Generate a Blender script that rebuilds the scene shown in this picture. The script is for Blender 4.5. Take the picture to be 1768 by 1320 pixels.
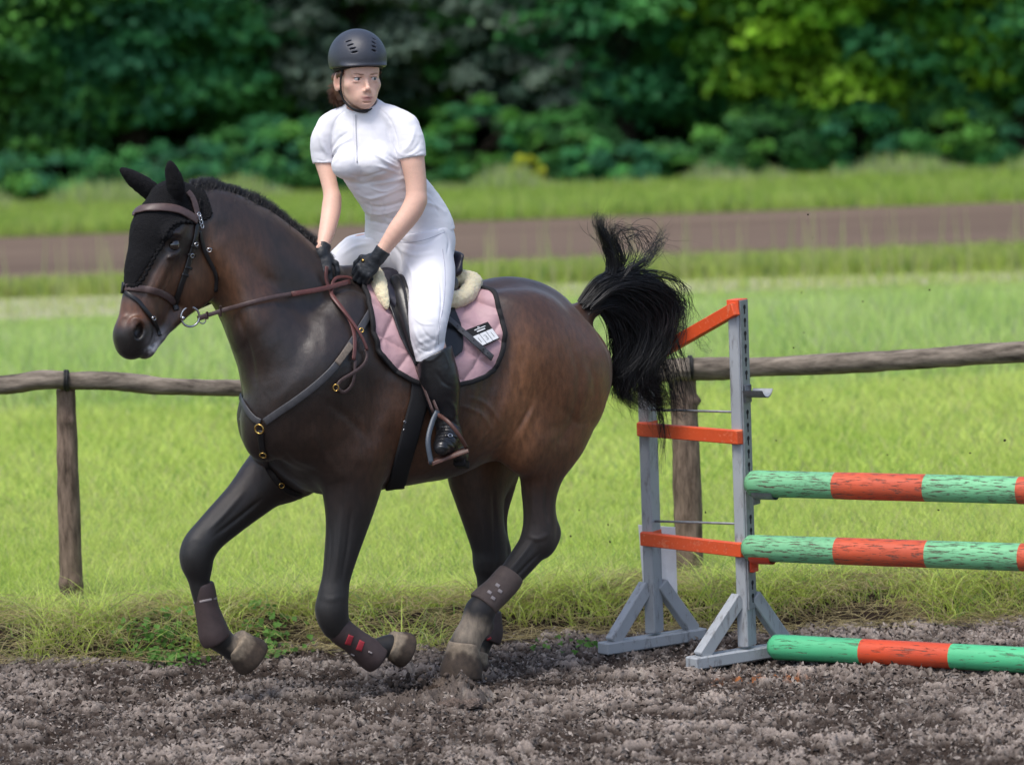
import bpy, math, random
import numpy as np
from mathutils import Vector, Matrix
from mathutils.bvhtree import BVHTree
R = math.radians
for o in list(bpy.data.objects): bpy.data.objects.remove(o, do_unlink=True)
scene = bpy.context.scene
col = scene.collection
random.seed(7); rng = np.random.default_rng(7)

# ---------------------------------------------------------------- camera
FPX = 6440.0; CX, CY = 884.0, 660.0
PITCH = math.atan(560/FPX); ROLL = R(2.0)
CAMLOC = np.array([0.0, -14.0, 2.39])
Fv = np.array([0, math.cos(PITCH), -math.sin(PITCH)]); R0 = np.array([1.0, 0, 0]); U0 = np.cross(R0, Fv)
Rv = R0*math.cos(ROLL) - U0*math.sin(ROLL); Uv = U0*math.cos(ROLL) + R0*math.sin(ROLL)
cam_d = bpy.data.cameras.new('camera'); cam = bpy.data.objects.new('camera', cam_d); col.objects.link(cam)
cam_d.lens = 36*FPX/1768; cam_d.sensor_width = 36; cam_d.clip_start = 0.1; cam_d.clip_end = 600
cam.matrix_world = Matrix(((Rv[0], Uv[0], -Fv[0], CAMLOC[0]), (Rv[1], Uv[1], -Fv[1], CAMLOC[1]), (Rv[2], Uv[2], -Fv[2], CAMLOC[2]), (0, 0, 0, 1)))
cam_d.dof.use_dof = True; cam_d.dof.focus_distance = 14.2; cam_d.dof.aperture_fstop = 2.6
scene.camera = cam
# ---------------------------------------------------------------- sky, sun, exposure
SUN_EL, SUN_AZ = R(64), R(-35)      # the bright part of the overcast: high, from behind the camera's left
world = bpy.data.worlds.new('World'); scene.world = world; world.use_nodes = True
wn = world.node_tree.nodes; wl = world.node_tree.links
sky = wn.new('ShaderNodeTexSky'); sky.sky_type = 'NISHITA'; sky.sun_disc = False
sky.sun_elevation = SUN_EL; sky.sun_rotation = R(215); sky.air_density = 1.0; sky.dust_density = 3.0; sky.ozone_density = 1.0
wn['Background'].inputs['Strength'].default_value = 0.13
wl.new(sky.outputs[0], wn['Background'].inputs['Color'])
sun_d = bpy.data.lights.new('sun', 'SUN'); sun_d.energy = 1.4; sun_d.angle = R(22); sun_d.color = (1.0, 0.97, 0.92)
sun = bpy.data.objects.new('sun', sun_d); col.objects.link(sun)
sdir = np.array([math.sin(SUN_AZ)*math.cos(SUN_EL), -math.cos(SUN_AZ)*math.cos(SUN_EL), math.sin(SUN_EL)])
sun.rotation_euler = Vector(sdir).to_track_quat('Z', 'Y').to_euler()
vs = scene.view_settings
vs.view_transform = 'Standard'; vs.look = 'None'; vs.exposure = 0.74; vs.gamma = 1.0; vs.use_curve_mapping = False
scene.render.engine = 'CYCLES'
scene.cycles.max_bounces = 6; scene.cycles.transparent_max_bounces = 6

# ---------------------------------------------------------------- pixel -> world
def ray(px, py):
    d = Fv + Rv*((px-CX)/FPX) - Uv*((py-CY)/FPX)
    return d
def plane_pt(px, py, q, n):
    d = ray(px, py); n = np.asarray(n, float)
    t = np.dot(np.asarray(q)-CAMLOC, n)/np.dot(d, n)
    return CAMLOC + d*t
def PY(px, py, Y): return plane_pt(px, py, (0, Y, 0), (0, 1, 0))
def PG(px, py, z=0.0): return plane_pt(px, py, (0, 0, z), (0, 0, 1))
def proj(P):
    v = np.asarray(P) - CAMLOC; z = v@Fv
    return np.stack([CX + FPX*(v@Rv)/z, CY - FPX*(v@Uv)/z], -1)
def mpp(P): return float((np.asarray(P)-CAMLOC)@Fv)/FPX      # metres per photo pixel at a point
def nrm(v):
    v = np.asarray(v, float); return v/(np.linalg.norm(v, axis=-1, keepdims=True)+1e-12)

# ---------------------------------------------------------------- noise
def _h(ix, iy, iz, seed):
    h = (ix*374761393 + iy*668265263 + iz*2147483647 + seed*1274126177) & 0xffffffff
    h = ((h ^ (h >> 13))*1274126177) & 0xffffffff
    h = ((h ^ (h >> 15))*2246822519) & 0xffffffff
    return ((h ^ (h >> 16)) & 0xffffff)/float(0xffffff)
def vnoise(P, scale=1.0, seed=0):
    P = np.asarray(P, float)*scale
    i = np.floor(P).astype(np.int64); f = P-i; f = f*f*f*(f*(f*6-15)+10)
    r = 0
    for dx in (0, 1):
        for dy in (0, 1):
            for dz in (0, 1):
                w = (f[..., 0] if dx else 1-f[..., 0])*(f[..., 1] if dy else 1-f[..., 1])*(f[..., 2] if dz else 1-f[..., 2])
                r = r + w*_h(i[..., 0]+dx, i[..., 1]+dy, i[..., 2]+dz, seed)
    return r*2-1
def fbm(P, scale=1.0, octv=4, seed=0, gain=0.5):
    a, r, s = 1.0, 0, 0
    for k in range(octv):
        r = r + a*vnoise(P, scale*2**k, seed+k*17); s += a; a *= gain
    return r/s
def sstep(a, b, x):
    t = np.clip((x-a)/(b-a), 0, 1); return t*t*(3-2*t)

# ---------------------------------------------------------------- materials
MATS = {}
def srgb(r, g, b):
    f = lambda c: (c/255/12.92) if c/255 <= 0.04045 else ((c/255+0.055)/1.055)**2.4
    return (f(r), f(g), f(b))
def mat(name, color, rough=0.6, metal=0.0, spec=0.5, noise=None, bump=None, color2=None, sheen=0, attr=None, subs=0, coat=0, detail=6, stretch=None, trans=0, coord='Object'):
    """noise=(scale, amount): mottling between color and color2; bump=(scale, strength, distance)"""
    m = bpy.data.materials.new(name); m.use_nodes = True; nt = m.node_tree; N = nt.nodes; L = nt.links
    b = N['Principled BSDF']; b.inputs['Roughness'].default_value = rough; b.inputs['Metallic'].default_value = metal
    b.inputs['Specular IOR Level'].default_value = spec; b.inputs['Base Color'].default_value = (*color, 1)
    if sheen: b.inputs['Sheen Weight'].default_value = sheen; b.inputs['Sheen Roughness'].default_value = 0.4
    if coat: b.inputs['Coat Weight'].default_value = coat
    if subs: b.inputs['Subsurface Weight'].default_value = subs; b.inputs['Subsurface Radius'].default_value = (0.012, 0.005, 0.003)
    if trans: b.inputs['Transmission Weight'].default_value = trans
    tc = N.new('ShaderNodeTexCoord'); src = tc.outputs[coord]
    if stretch:
        mp = N.new('ShaderNodeMapping'); mp.inputs['Scale'].default_value = stretch; L.new(src, mp.inputs[0]); src = mp.outputs[0]
    cs = None
    if attr:
        at = N.new('ShaderNodeAttribute'); at.attribute_name = attr; cs = at.outputs['Color']
    if noise:
        nz = N.new('ShaderNodeTexNoise'); nz.inputs['Scale'].default_value = noise[0]; nz.inputs['Detail'].default_value = detail; nz.inputs['Roughness'].default_value = 0.65
        L.new(src, nz.inputs['Vector'])
        mr = N.new('ShaderNodeMapRange'); mr.inputs[1].default_value = 0.3; mr.inputs[2].default_value = 0.7
        L.new(nz.outputs['Fac'], mr.inputs[0])
        mx = N.new('ShaderNodeMix'); mx.data_type = 'RGBA'
        if attr and color2 is None:
            mx.blend_type = 'MULTIPLY'; L.new(cs, mx.inputs['A']); 
            cr = N.new('ShaderNodeMapRange'); cr.inputs[3].default_value = 1-noise[1]; cr.inputs[4].default_value = 1+noise[1]; L.new(mr.outputs[0], cr.inputs[0])
            L.new(cr.outputs[0], mx.inputs['B']); mx.inputs['Factor'].default_value = 1
        else:
            c2 = color2 or tuple(c*(1-noise[1]) for c in color)
            if cs is not None: L.new(cs, mx.inputs['A'])
            else: mx.inputs['A'].default_value = (*color, 1)
            mx.inputs['B'].default_value = (*c2, 1)
            if color2 is not None:
                ml = N.new('ShaderNodeMath'); ml.operation = 'MULTIPLY'; ml.inputs[1].default_value = noise[1]; L.new(mr.outputs[0], ml.inputs[0]); L.new(ml.outputs[0], mx.inputs['Factor'])
            else: L.new(mr.outputs[0], mx.inputs['Factor'])
        cs = mx.outputs['Result']
    if cs is not None: L.new(cs, b.inputs['Base Color'])
    if bump:
        nb = N.new('ShaderNodeTexNoise'); nb.inputs['Scale'].default_value = bump[0]; nb.inputs['Detail'].default_value = 5; L.new(src, nb.inputs['Vector'])
        bp = N.new('ShaderNodeBump'); bp.inputs['Strength'].default_value = bump[1]; bp.inputs['Distance'].default_value = bump[2]
        L.new(nb.outputs['Fac'], bp.inputs['Height']); L.new(bp.outputs[0], b.inputs['Normal'])
    MATS[name] = m
    return m

# ---------------------------------------------------------------- objects
def tag(o, label=None, cat=None, group=None, kind=None):
    if label: o['label'] = label
    if cat: o['category'] = cat
    if group: o['group'] = group
    if kind: o['kind'] = kind
    return o
def empty(name, loc, label=None, cat=None, group=None, rotz=0):
    o = bpy.data.objects.new(name, None); col.objects.link(o); o.location = tuple(loc); o.rotation_euler = (0, 0, rotz)
    o.empty_display_size = 0.1
    return tag(o, label, cat, group)
def mesh(name, V, F, m=None, parent=None, smooth=True, colors=None, kind=None, mats=None, fmat=None):
    """V (n,3) world coordinates; F: (m,4)/(m,3) array or list of tuples"""
    me = bpy.data.meshes.new(name)
    V = np.asarray(V, dtype=np.float32)
    if isinstance(F, np.ndarray):
        k = F.shape[1]; nf = len(F)
        me.vertices.add(len(V)); me.vertices.foreach_set('co', V.ravel())
        me.loops.add(nf*k); me.loops.foreach_set('vertex_index', F.astype(np.int32).ravel())
        me.polygons.add(nf); me.polygons.foreach_set('loop_start', np.arange(0, nf*k, k, dtype=np.int32))
        me.update(calc_edges=True)
    else:
        me.from_pydata([tuple(map(float, v)) for v in V], [], [tuple(int(i) for i in f) for f in F]); me.update()
    if colors is not None:
        ca = me.color_attributes.new('Col', 'FLOAT_COLOR', 'POINT')
        c = np.ones((len(V), 4), np.float32); c[:, :3] = colors; ca.data.foreach_set('color', c.ravel())
    if smooth: me.polygons.foreach_set('use_smooth', np.ones(len(me.polygons), bool))
    for mm in (mats or ([m] if m else [])): me.materials.append(mm)
    if fmat is not None: me.polygons.foreach_set('material_index', np.asarray(fmat, dtype=np.int32))
    o = bpy.data.objects.new(name, me); col.objects.link(o)
    if parent is not None:
        o.parent = parent
        pm = world_of(parent); o.matrix_parent_inverse = pm.inverted()
    if kind: o['kind'] = kind
    return o
def world_of(o):
    m = Matrix.LocRotScale(o.location, o.rotation_euler, o.scale)
    if o.parent is not None: m = world_of(o.parent) @ o.matrix_parent_inverse @ m
    return m
class MB:
    """collects geometry for one mesh"""
    def __init__(s): s.V = []; s.F = []; s.n = 0; s.C = []; s.M = []
    def add(s, V, F, c=None, mi=0):
        V = np.asarray(V, float); s.V.append(V)
        for f in F: s.F.append(tuple(int(i)+s.n for i in f)); s.M.append(mi)
        s.C.append(np.tile(np.asarray(c if c is not None else (1, 1, 1), float), (len(V), 1)) if c is None or np.ndim(c) == 1 else np.asarray(c))
        s.n += len(V)
    def box(s, c, ax, ay, az, sx, sy, sz, bev=0.0, **k):
        """box with centre c, unit axes and full sizes, edges chamfered"""
        c = np.asarray(c, float); A = [nrm(ax), nrm(ay), nrm(az)]; S = [sx/2, sy/2, sz/2]; b = min(bev, min(S)*0.45)
        if b <= 0:
            V = [c + A[0]*S[0]*i + A[1]*S[1]*j + A[2]*S[2]*l for i in (-1, 1) for j in (-1, 1) for l in (-1, 1)]
            F = [(0, 1, 3, 2), (4, 6, 7, 5), (0, 4, 5, 1), (2, 3, 7, 6), (0, 2, 6, 4), (1, 5, 7, 3)]
            s.add(V, F, **k); return
        V = []; idx = {}
        for i in (-1, 1):
            for j in (-1, 1):
                for l in (-1, 1):
                    for a in range(3):
                        t = [S[0], S[1], S[2]]
                        for q in range(3):
                            if q != a: t[q] -= b
                        idx[(i, j, l, a)] = len(V); V.append(c + A[0]*t[0]*i + A[1]*t[1]*j + A[2]*t[2]*l)
        F = []
        def g(sg, a): return idx[(*sg, a)]
        for a in range(3):
            o1, o2 = [q for q in range(3) if q != a]
            for sa in (-1, 1):
                f = []
                for (u, v) in ((-1, -1), (1, -1), (1, 1), (-1, 1)):
                    sg = [0, 0, 0]; sg[a] = sa; sg[o1] = u; sg[o2] = v; f.append(g(sg, a))
                F.append(tuple(f))
            for u in (-1, 1):
                for v in (-1, 1):
                    f = []
                    for sa, od in ((-1, (o1, o2)), (1, (o2, o1))):
                        for q in od:
                            sg = [0, 0, 0]; sg[a] = sa; sg[o1] = u; sg[o2] = v; f.append(g(sg, q))
                    F.append(tuple(f))
        for i in (-1, 1):
            for j in (-1, 1):
                for l in (-1, 1): F.append(tuple(idx[(i, j, l, a)] for a in range(3)))
        s.add(V, F, **k)
    def beam(s, a, b, w, h, up=(0, 0, 1), bev=0.004, **k):
        a = np.asarray(a, float); b = np.asarray(b, float); d = b-a; L = np.linalg.norm(d); d = d/L
        side = nrm(np.cross(d, up)); u = np.cross(side, d)
        s.box((a+b)/2, d, side, u, L, w, h, bev, **k)
    def tube(s, P, r, n=8, flat=None, up=None, cap=True, **k):
        """tube along polyline P, radius scalar or list; flat=(w,h) half sizes gives a strap, up = normals for the h direction"""
        P = np.asarray(P, float); m = len(P); r = np.broadcast_to(np.asarray(r, float), (m,))
        T = np.gradient(P, axis=0); T = nrm(T)
        V = []
        nn = None
        for i in range(m):
            if up is not None: u = np.asarray(up[i] if np.ndim(up) == 2 else up, float)
            elif nn is None: u = np.array([0, 0, 1.0]) if abs(T[i][2]) < 0.9 else np.array([1.0, 0, 0])
            else: u = nn
            u = nrm(u - T[i]*np.dot(u, T[i])); nn = u; sd = np.cross(T[i], u)
            for j in range(n):
                a = 2*math.pi*(j+0.5)/n; cx, sy = math.cos(a), math.sin(a)
                if flat: 
                    q = 0.5; cx = math.copysign(abs(cx)**q, cx)*flat[0]; sy = math.copysign(abs(sy)**q, sy)*flat[1]
                V.append(P[i] + (sd*cx + u*sy)*r[i])
        F = [(i*n+j, i*n+(j+1) % n, (i+1)*n+(j+1) % n, (i+1)*n+j) for i in range(m-1) for j in range(n)]
        if cap: F += [tuple(range(n))[::-1], tuple((m-1)*n+j for j in range(n))]
        s.add(V, F, **k)
    def build(s, name, m=None, parent=None, smooth=True, colors=False, kind=None, mats=None):
        o = mesh(name, np.concatenate(s.V), s.F, m, parent, smooth, colors=np.concatenate(s.C) if colors else None, kind=kind, mats=mats, fmat=s.M if mats else None)
        return o
def autosmooth(o, ang=35):
    me = o.data
    try: me.set_sharp_from_angle(angle=R(ang))
    except Exception: pass
    return o
def spline(P, n):
    """Catmull-Rom resample"""
    P = np.asarray(P, float); m = len(P)
    Q = np.concatenate([[2*P[0]-P[1]], P, [2*P[-1]-P[-2]]]); out = []
    for t in np.linspace(0, m-1-1e-9, n):
        i = int(t); f = t-i; a, b, c, d = Q[i:i+4]
        out.append(0.5*((2*b) + (-a+c)*f + (2*a-5*b+4*c-d)*f*f + (-a+3*b-3*c+d)*f**3))
    return np.array(out)

# ---------------------------------------------------------------- signed distance modelling (one continuous surface)
class Sdf:
    def __init__(s): s.p = []
    def seg(s, a, b, ra, rb, k=0.03, L=None, f=1.0, fb=None, sub=False, mode=None):
        """tapered capsule a->b; across the direction L its radius is scaled by f (fb at the end b)"""
        a = np.asarray(a, float); b = np.asarray(b, float); fb = f if fb is None else fb; m = max(ra*max(1, f), rb*max(1, fb))
        s.p.append(('seg', a, b, ra, rb, None if L is None else nrm(L), f, fb, np.minimum(a, b)-m, np.maximum(a, b)+m, k, 'sub' if sub else (mode or 'add'))); return s
    def ell(s, c, rad, axes=None, k=0.03, sub=False, mode=None):
        c = np.asarray(c, float); A = np.eye(3) if axes is None else np.array([nrm(a) for a in axes]); m = max(rad)
        s.p.append(('ell', c, np.asarray(rad, float), A, None, None, 0, 0, c-m, c+m, k, 'sub' if sub else (mode or 'add'))); return s
    def chain(s, P, r, k=0.03, L=None, f=1.0, sub=False):
        f = np.broadcast_to(f, (len(P),))
        for i in range(len(P)-1): s.seg(P[i], P[i+1], r[i], r[i+1], k if i == 0 else min(k, 0.012), L, f[i], f[i+1], sub)
        return s
    def fn(s, func, lo, hi, k=0.03, mode='add'):
        s.p.append(('fn', func, None, None, None, None, 0, 0, np.asarray(lo, float), np.asarray(hi, float), k, mode)); return s
    def plane(s, q, n, k=0.004):
        """keep only the side away from n"""
        q = np.asarray(q, float); n = nrm(n)
        s.p.append(('fn', lambda x: (x-q)@n, None, None, None, None, 0, 0, np.full(3, -1e3), np.full(3, 1e3), k, 'int')); return s
    @staticmethod
    def prim(p, x):
        if p[0] == 'seg':
            _, a, b, ra, rb, L, f, fb = p[:8]
            ab = b-a; t = np.clip(((x-a)@ab)/max(ab@ab, 1e-12), 0, 1); v = x-a-t[:, None]*ab; r = ra+t*(rb-ra)
            if L is None: return np.sqrt((v*v).sum(1))-r
            F = f+t*(fb-f); l = v@L; v2 = np.maximum((v*v).sum(1)-l*l, 0); q = np.sqrt(v2+(l/F)**2)
            return q*(q-r)/(np.sqrt(v2+(l/(F*F))**2)+1e-6)
        if p[0] == 'ell':
            y = (x-p[1])@p[3].T; k0 = np.sqrt(((y/p[2])**2).sum(1)); k1 = np.sqrt(((y/p[2]**2)**2).sum(1))
            return k0*(k0-1)/(k1+1e-6)
        return p[1](x)
    def ev(s, X, lo, hi):
        """X (nb,m,3); lo,hi (nb,3) block bounds"""
        nb, m = X.shape[:2]; D = np.full((nb, m), 1e2)
        for p in s.p:
            k = p[10]; md = p[11]; e = k*1.2+0.012
            msk = np.all((lo < p[9]+e) & (hi > p[8]-e), axis=1)
            if not msk.any(): continue
            d = Sdf.prim(p, X[msk].reshape(-1, 3)).reshape(-1, m); c = D[msk]
            if md == 'add':
                h = np.clip(0.5+0.5*(c-d)/k, 0, 1); D[msk] = c*(1-h)+d*h-k*h*(1-h)
            elif md == 'sub':
                d = -d; h = np.clip(0.5-0.5*(c-d)/k, 0, 1); D[msk] = c*(1-h)+d*h+k*h*(1-h)
            elif md == 'int':
                h = np.clip(0.5-0.5*(c-d)/k, 0, 1); D[msk] = c*(1-h)+d*h+k*h*(1-h)
            elif md == 'off': D[msk] = c+d
        return D
    def mesh(s, res, lo, hi):
        lo = np.asarray(lo, float); hi = np.asarray(hi, float); B = 8
        nb = np.ceil((hi-lo)/(res*B)).astype(int); bs = res*B
        g = np.stack(np.meshgrid(*[np.arange(n) for n in nb], indexing='ij'), -1).reshape(-1, 3)
        c = lo + (g+0.5)*bs
        cd = np.concatenate([s.ev(c[i:i+4096, None, :], c[i:i+4096]-bs*1.2, c[i:i+4096]+bs*1.2)[:, 0] for i in range(0, len(c), 4096)])
        act = np.abs(cd) < bs*1.9
        n = nb*B; G = np.full(tuple(n), 1.0, np.float32)
        G4 = G.reshape(nb[0], B, nb[1], B, nb[2], B)
        ins = (cd < 0) & ~act
        gi = g[ins]; G4[gi[:, 0], :, gi[:, 1], :, gi[:, 2], :] = -1
        o = np.stack(np.meshgrid(*[np.arange(B)]*3, indexing='ij'), -1).reshape(-1, 3)*res
        ga = g[act]
        for i in range(0, len(ga), 512):
            q = ga[i:i+512]; b0 = lo+q*bs; X = b0[:, None, :]+o[None]
            G4[q[:, 0], :, q[:, 1], :, q[:, 2], :] = s.ev(X, b0, b0+bs).reshape(-1, B, B, B)
        return surface_nets(G, lo, res)
def surface_nets(G, lo, res):
    S = G < 0
    nx, ny, nz = G.shape
    A = np.zeros((nx-1, ny-1, nz-1), np.uint8)
    for dx in (0, 1):
        for dy in (0, 1):
            for dz in (0, 1): A += S[dx:nx-1+dx, dy:ny-1+dy, dz:nz-1+dz]
    cells = np.argwhere((A > 0) & (A < 8)); idx = np.full(A.shape, -1, np.int32); idx[tuple(cells.T)] = np.arange(len(cells))
    cs = [(i, j, k) for i in (0, 1) for j in (0, 1) for k in (0, 1)]
    val = {c: G[cells[:, 0]+c[0], cells[:, 1]+c[1], cells[:, 2]+c[2]].astype(float) for c in cs}
    acc = np.zeros((len(cells), 3)); cnt = np.zeros(len(cells))
    for i, a in enumerate(cs):
        for b in cs[i+1:]:
            if sum(abs(a[q]-b[q]) for q in range(3)) != 1: continue
            va, vb = val[a], val[b]; m = (va < 0) != (vb < 0); t = np.where(m, va/np.where(m, va-vb, 1), 0)
            P = np.array(a, float)+t[:, None]*(np.array(b, float)-np.array(a, float)); acc += P*m[:, None]; cnt += m
    V = lo+(cells+acc/cnt[:, None])*res
    F = []
    for ax in range(3):
        u, v = [(1, 2), (2, 0), (0, 1)][ax]
        a = [slice(None)]*3; b = [slice(None)]*3; a[ax] = slice(0, -1); b[ax] = slice(1, None)
        s0 = S[tuple(a)]; s1 = S[tuple(b)]; e = np.argwhere(s0 != s1)
        e = e[(e[:, u] > 0) & (e[:, v] > 0) & (e[:, u] < A.shape[u]) & (e[:, v] < A.shape[v]) & (e[:, ax] < A.shape[ax])]
        fl = s0[tuple(e.T)]
        q = []
        for (du, dv) in ((0, 0), (-1, 0), (-1, -1), (0, -1)):
            c = e.copy(); c[:, u] += du; c[:, v] += dv; q.append(idx[tuple(c.T)])
        q = np.stack(q, 1); q[~fl] = q[~fl][:, ::-1]; F.append(q)
    F = np.concatenate(F); F = F[(F >= 0).all(1)]
    return V, F[:, ::-1] if False else F
def smooth_mesh(V, F, it=2, lam=0.5):
    n = len(V); E = np.concatenate([F[:, [i, (i+1) % F.shape[1]]] for i in range(F.shape[1])])
    deg = np.bincount(E[:, 0], minlength=n)+np.bincount(E[:, 1], minlength=n)
    for _ in range(it):
        S = np.zeros_like(V)
        for q in range(3):
            S[:, q] = np.bincount(E[:, 0], V[E[:, 1], q], n)+np.bincount(E[:, 1], V[E[:, 0], q], n)
        V = V+lam*(S/np.maximum(deg, 1)[:, None]-V)
    return V
def vnormals(V, F):
    a = V[F[:, 0]]; n = np.cross(V[F[:, 1]]-a, V[F[:, 2]]-a)
    if F.shape[1] == 4: n = n+np.cross(V[F[:, 2]]-a, V[F[:, 3]]-a)
    N = np.zeros_like(V)
    for i in range(F.shape[1]):
        for q in range(3): N[:, q] += np.bincount(F[:, i], n[:, q], len(V))
    return nrm(N)
def bvh(V, F): return BVHTree.FromPolygons([tuple(v) for v in V.tolist()], [tuple(f) for f in F.tolist()])
def hit(tree, px, py, off=0.0, back=False):
    """where the line of sight through a photo pixel meets a surface, moved out along the normal"""
    d = nrm(ray(px, py)); l, n, i, t = tree.ray_cast(Vector(CAMLOC), Vector(d))
    if l is None: return None, None
    n = np.array(n); n = -n if n@d > 0 else n
    return np.array(l)+n*off, n
# ================================================================ ground
def sheet(name, x0, x1, y0, y1, z, m, nx=2, ny=2, hf=None, label=None):
    xs = np.linspace(x0, x1, nx); ys = np.linspace(y0, y1, ny); X, Y = np.meshgrid(xs, ys); Z = np.full_like(X, z)
    if hf: Z = Z+hf(X, Y)
    idx = np.arange(nx*ny).reshape(ny, nx); F = np.stack([idx[:-1, :-1], idx[:-1, 1:], idx[1:, 1:], idx[1:, :-1]], -1).reshape(-1, 4)
    return np.stack([X, Y, Z], -1).reshape(-1, 3), F
m_field_ = mat('meadow_soil', (.085, .115, .022), rough=.95, spec=.1, noise=(1.2, .6), color2=(.12, .15, .035))
def edge_y(x): return 1.22+.10*np.sin(x*1.7+.6)+.07*np.sin(x*4.3)+.04*np.sin(x*9.1+2)+.10*sstep(.2, 2.2, x)-.10*sstep(-1, -2.5, x)
def bank(X, Y):
    d = Y-edge_y(X); P = np.stack([X, Y, X*0], -1)
    return .15*sstep(-.04, .26, d+.06*fbm(P, 5, 3, 3))+.018*fbm(P, 9, 3, 8)*sstep(0, .2, d)*sstep(2.5, .5, d)
# arena: churned sand and fibre footing
_pr = np.random.default_rng(3); PRINTS = [(_pr.uniform(-2.4, 2.4), _pr.uniform(-1.6, .9), _pr.uniform(.055, .08), _pr.uniform(0, 3)) for _ in range(46)]
def dirt(X, Y):
    P = np.stack([X, Y, X*0], -1); w = np.stack([fbm(P, 7, 2, 31), fbm(P, 7, 2, 32), X*0], -1)*.03
    a = .022*fbm(P, 2.2, 2, 11); r1 = 1-np.abs(fbm(P+w, 13, 3, 12))*2.2; r2 = 1-np.abs(fbm(P+w*1.5, 34, 3, 13))*2; r3 = fbm(P, 90, 2, 14)
    r0 = fbm(P+w, 5.5, 3, 15); h = a+.018*r0+.018*r1*(.6+.6*sstep(-.2, .3, r0))+.019*r2+.011*r3-.020
    for (cx, cy, r, an) in PRINTS:
        u = (X-cx)*math.cos(an)+(Y-cy)*math.sin(an); v = -(X-cx)*math.sin(an)+(Y-cy)*math.cos(an); q = np.sqrt((u/r)**2+(v/(r*.85))**2); h = h-.026*np.exp(-(q/.8)**4)+.014*np.exp(-((q-1.15)/.22)**2)
    # hoof scrape with a heap behind the planted hoof
    for (cx, cy, r, a_) in HEAPS: h = h+a_*np.exp(-(((X-cx)/r)**2+((Y-cy)/(r*.8))**2))*(1+.35*r2)
    return h
_hp = PG(700, 1222); _hq = PG(790, 1215)
HEAPS = [(_hp[0], _hp[1], .11, .040), (_hq[0], _hq[1]+.03, .085, .075), (_hp[0]-.12, _hp[1]-.1, .12, -.015)]
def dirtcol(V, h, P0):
    P = np.stack([V[:, 0], V[:, 1], V[:, 0]*0], -1); n = fbm(P, 28, 3, 41)*.5+.5; n2 = fbm(P, 1.3, 3, 42)*.5+.5; dry = (sstep(-.008, .026, h-P0)*.85+.35*n-.15)*(.72+.42*sstep(.3, .7, fbm(P, 3.5, 3, 48)*.5+.5+.2*fbm(P, 11, 2, 49)))  # base colour by height: raised bits lighter, hollows darker
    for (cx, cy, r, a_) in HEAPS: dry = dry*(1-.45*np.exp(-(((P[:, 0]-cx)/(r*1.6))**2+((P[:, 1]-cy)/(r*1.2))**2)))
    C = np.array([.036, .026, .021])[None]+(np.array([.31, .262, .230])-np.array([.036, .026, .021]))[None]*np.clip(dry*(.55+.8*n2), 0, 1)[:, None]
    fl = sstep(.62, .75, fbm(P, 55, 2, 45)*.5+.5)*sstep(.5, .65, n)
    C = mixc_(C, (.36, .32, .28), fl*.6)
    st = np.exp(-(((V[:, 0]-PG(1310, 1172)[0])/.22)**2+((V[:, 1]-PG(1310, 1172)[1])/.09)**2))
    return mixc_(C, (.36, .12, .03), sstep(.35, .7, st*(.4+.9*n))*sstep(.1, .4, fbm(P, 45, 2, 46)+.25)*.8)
def mixc_(C, c2, w): return C*(1-w[:, None])+np.array(c2)*w[:, None]
V, F = sheet('a', -2.75, 2.75, -1.95, 2.2, 0, None, 860, 690)
hd_ = dirt(V[:, 0], V[:, 1]); lowf = .022*fbm(np.stack([V[:, 0], V[:, 1], V[:, 0]*0], -1), 2.2, 2, 11)
fade = sstep(2.75, 2.5, np.abs(V[:, 0]))*sstep(-1.95, -1.75, V[:, 1])
V[:, 2] = hd_*fade
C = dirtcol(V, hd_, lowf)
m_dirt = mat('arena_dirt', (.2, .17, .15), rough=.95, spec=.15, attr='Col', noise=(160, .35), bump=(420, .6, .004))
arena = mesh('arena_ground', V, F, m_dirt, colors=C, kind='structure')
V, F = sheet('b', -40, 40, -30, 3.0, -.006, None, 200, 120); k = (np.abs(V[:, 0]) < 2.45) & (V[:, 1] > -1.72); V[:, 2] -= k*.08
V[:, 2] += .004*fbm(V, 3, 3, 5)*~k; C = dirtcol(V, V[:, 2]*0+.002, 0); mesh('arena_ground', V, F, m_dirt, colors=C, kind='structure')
# meadow: one sheet out to the horizon, its near lip dropping to the arena
xs = np.concatenate([np.linspace(-400, -4, 12)[:-1], np.linspace(-4, 4, 260), np.linspace(4, 400, 12)[1:]]); ys = np.concatenate([np.linspace(.95, 3.5, 110), np.linspace(3.5, 30, 24)[1:], np.array([60, 120, 300, 800])])
X, Y = np.meshgrid(xs, ys); Z = np.where(Y < 6, bank(X, Y)-.035, .115); Z = Z-.02*(Y < 1.0); idx = np.arange(X.size).reshape(X.shape)
F = np.stack([idx[:-1, :-1], idx[:-1, 1:], idx[1:, 1:], idx[1:, :-1]], -1).reshape(-1, 4); V = np.stack([X, Y, Z], -1).reshape(-1, 3)
d_ = V[:, 1]-edge_y(V[:, 0]); C = np.tile(np.array([.25, .33, .07]), (len(V), 1)); nn = fbm(V, 6, 3, 4)
C = mixc_(C, (.026, .018, .014), sstep(.5, .2, d_+.25*nn)); C = mixc_(C, (.16, .12, .07), sstep(.1, .5, nn)*sstep(.9, .1, d_)*.6)
mesh('meadow', V, F, mat('meadow_ground', (.1, .13, .03), rough=.95, spec=.1, attr='Col', noise=(30, .4), bump=(60, .5, .02)), colors=C, kind='structure')
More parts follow.
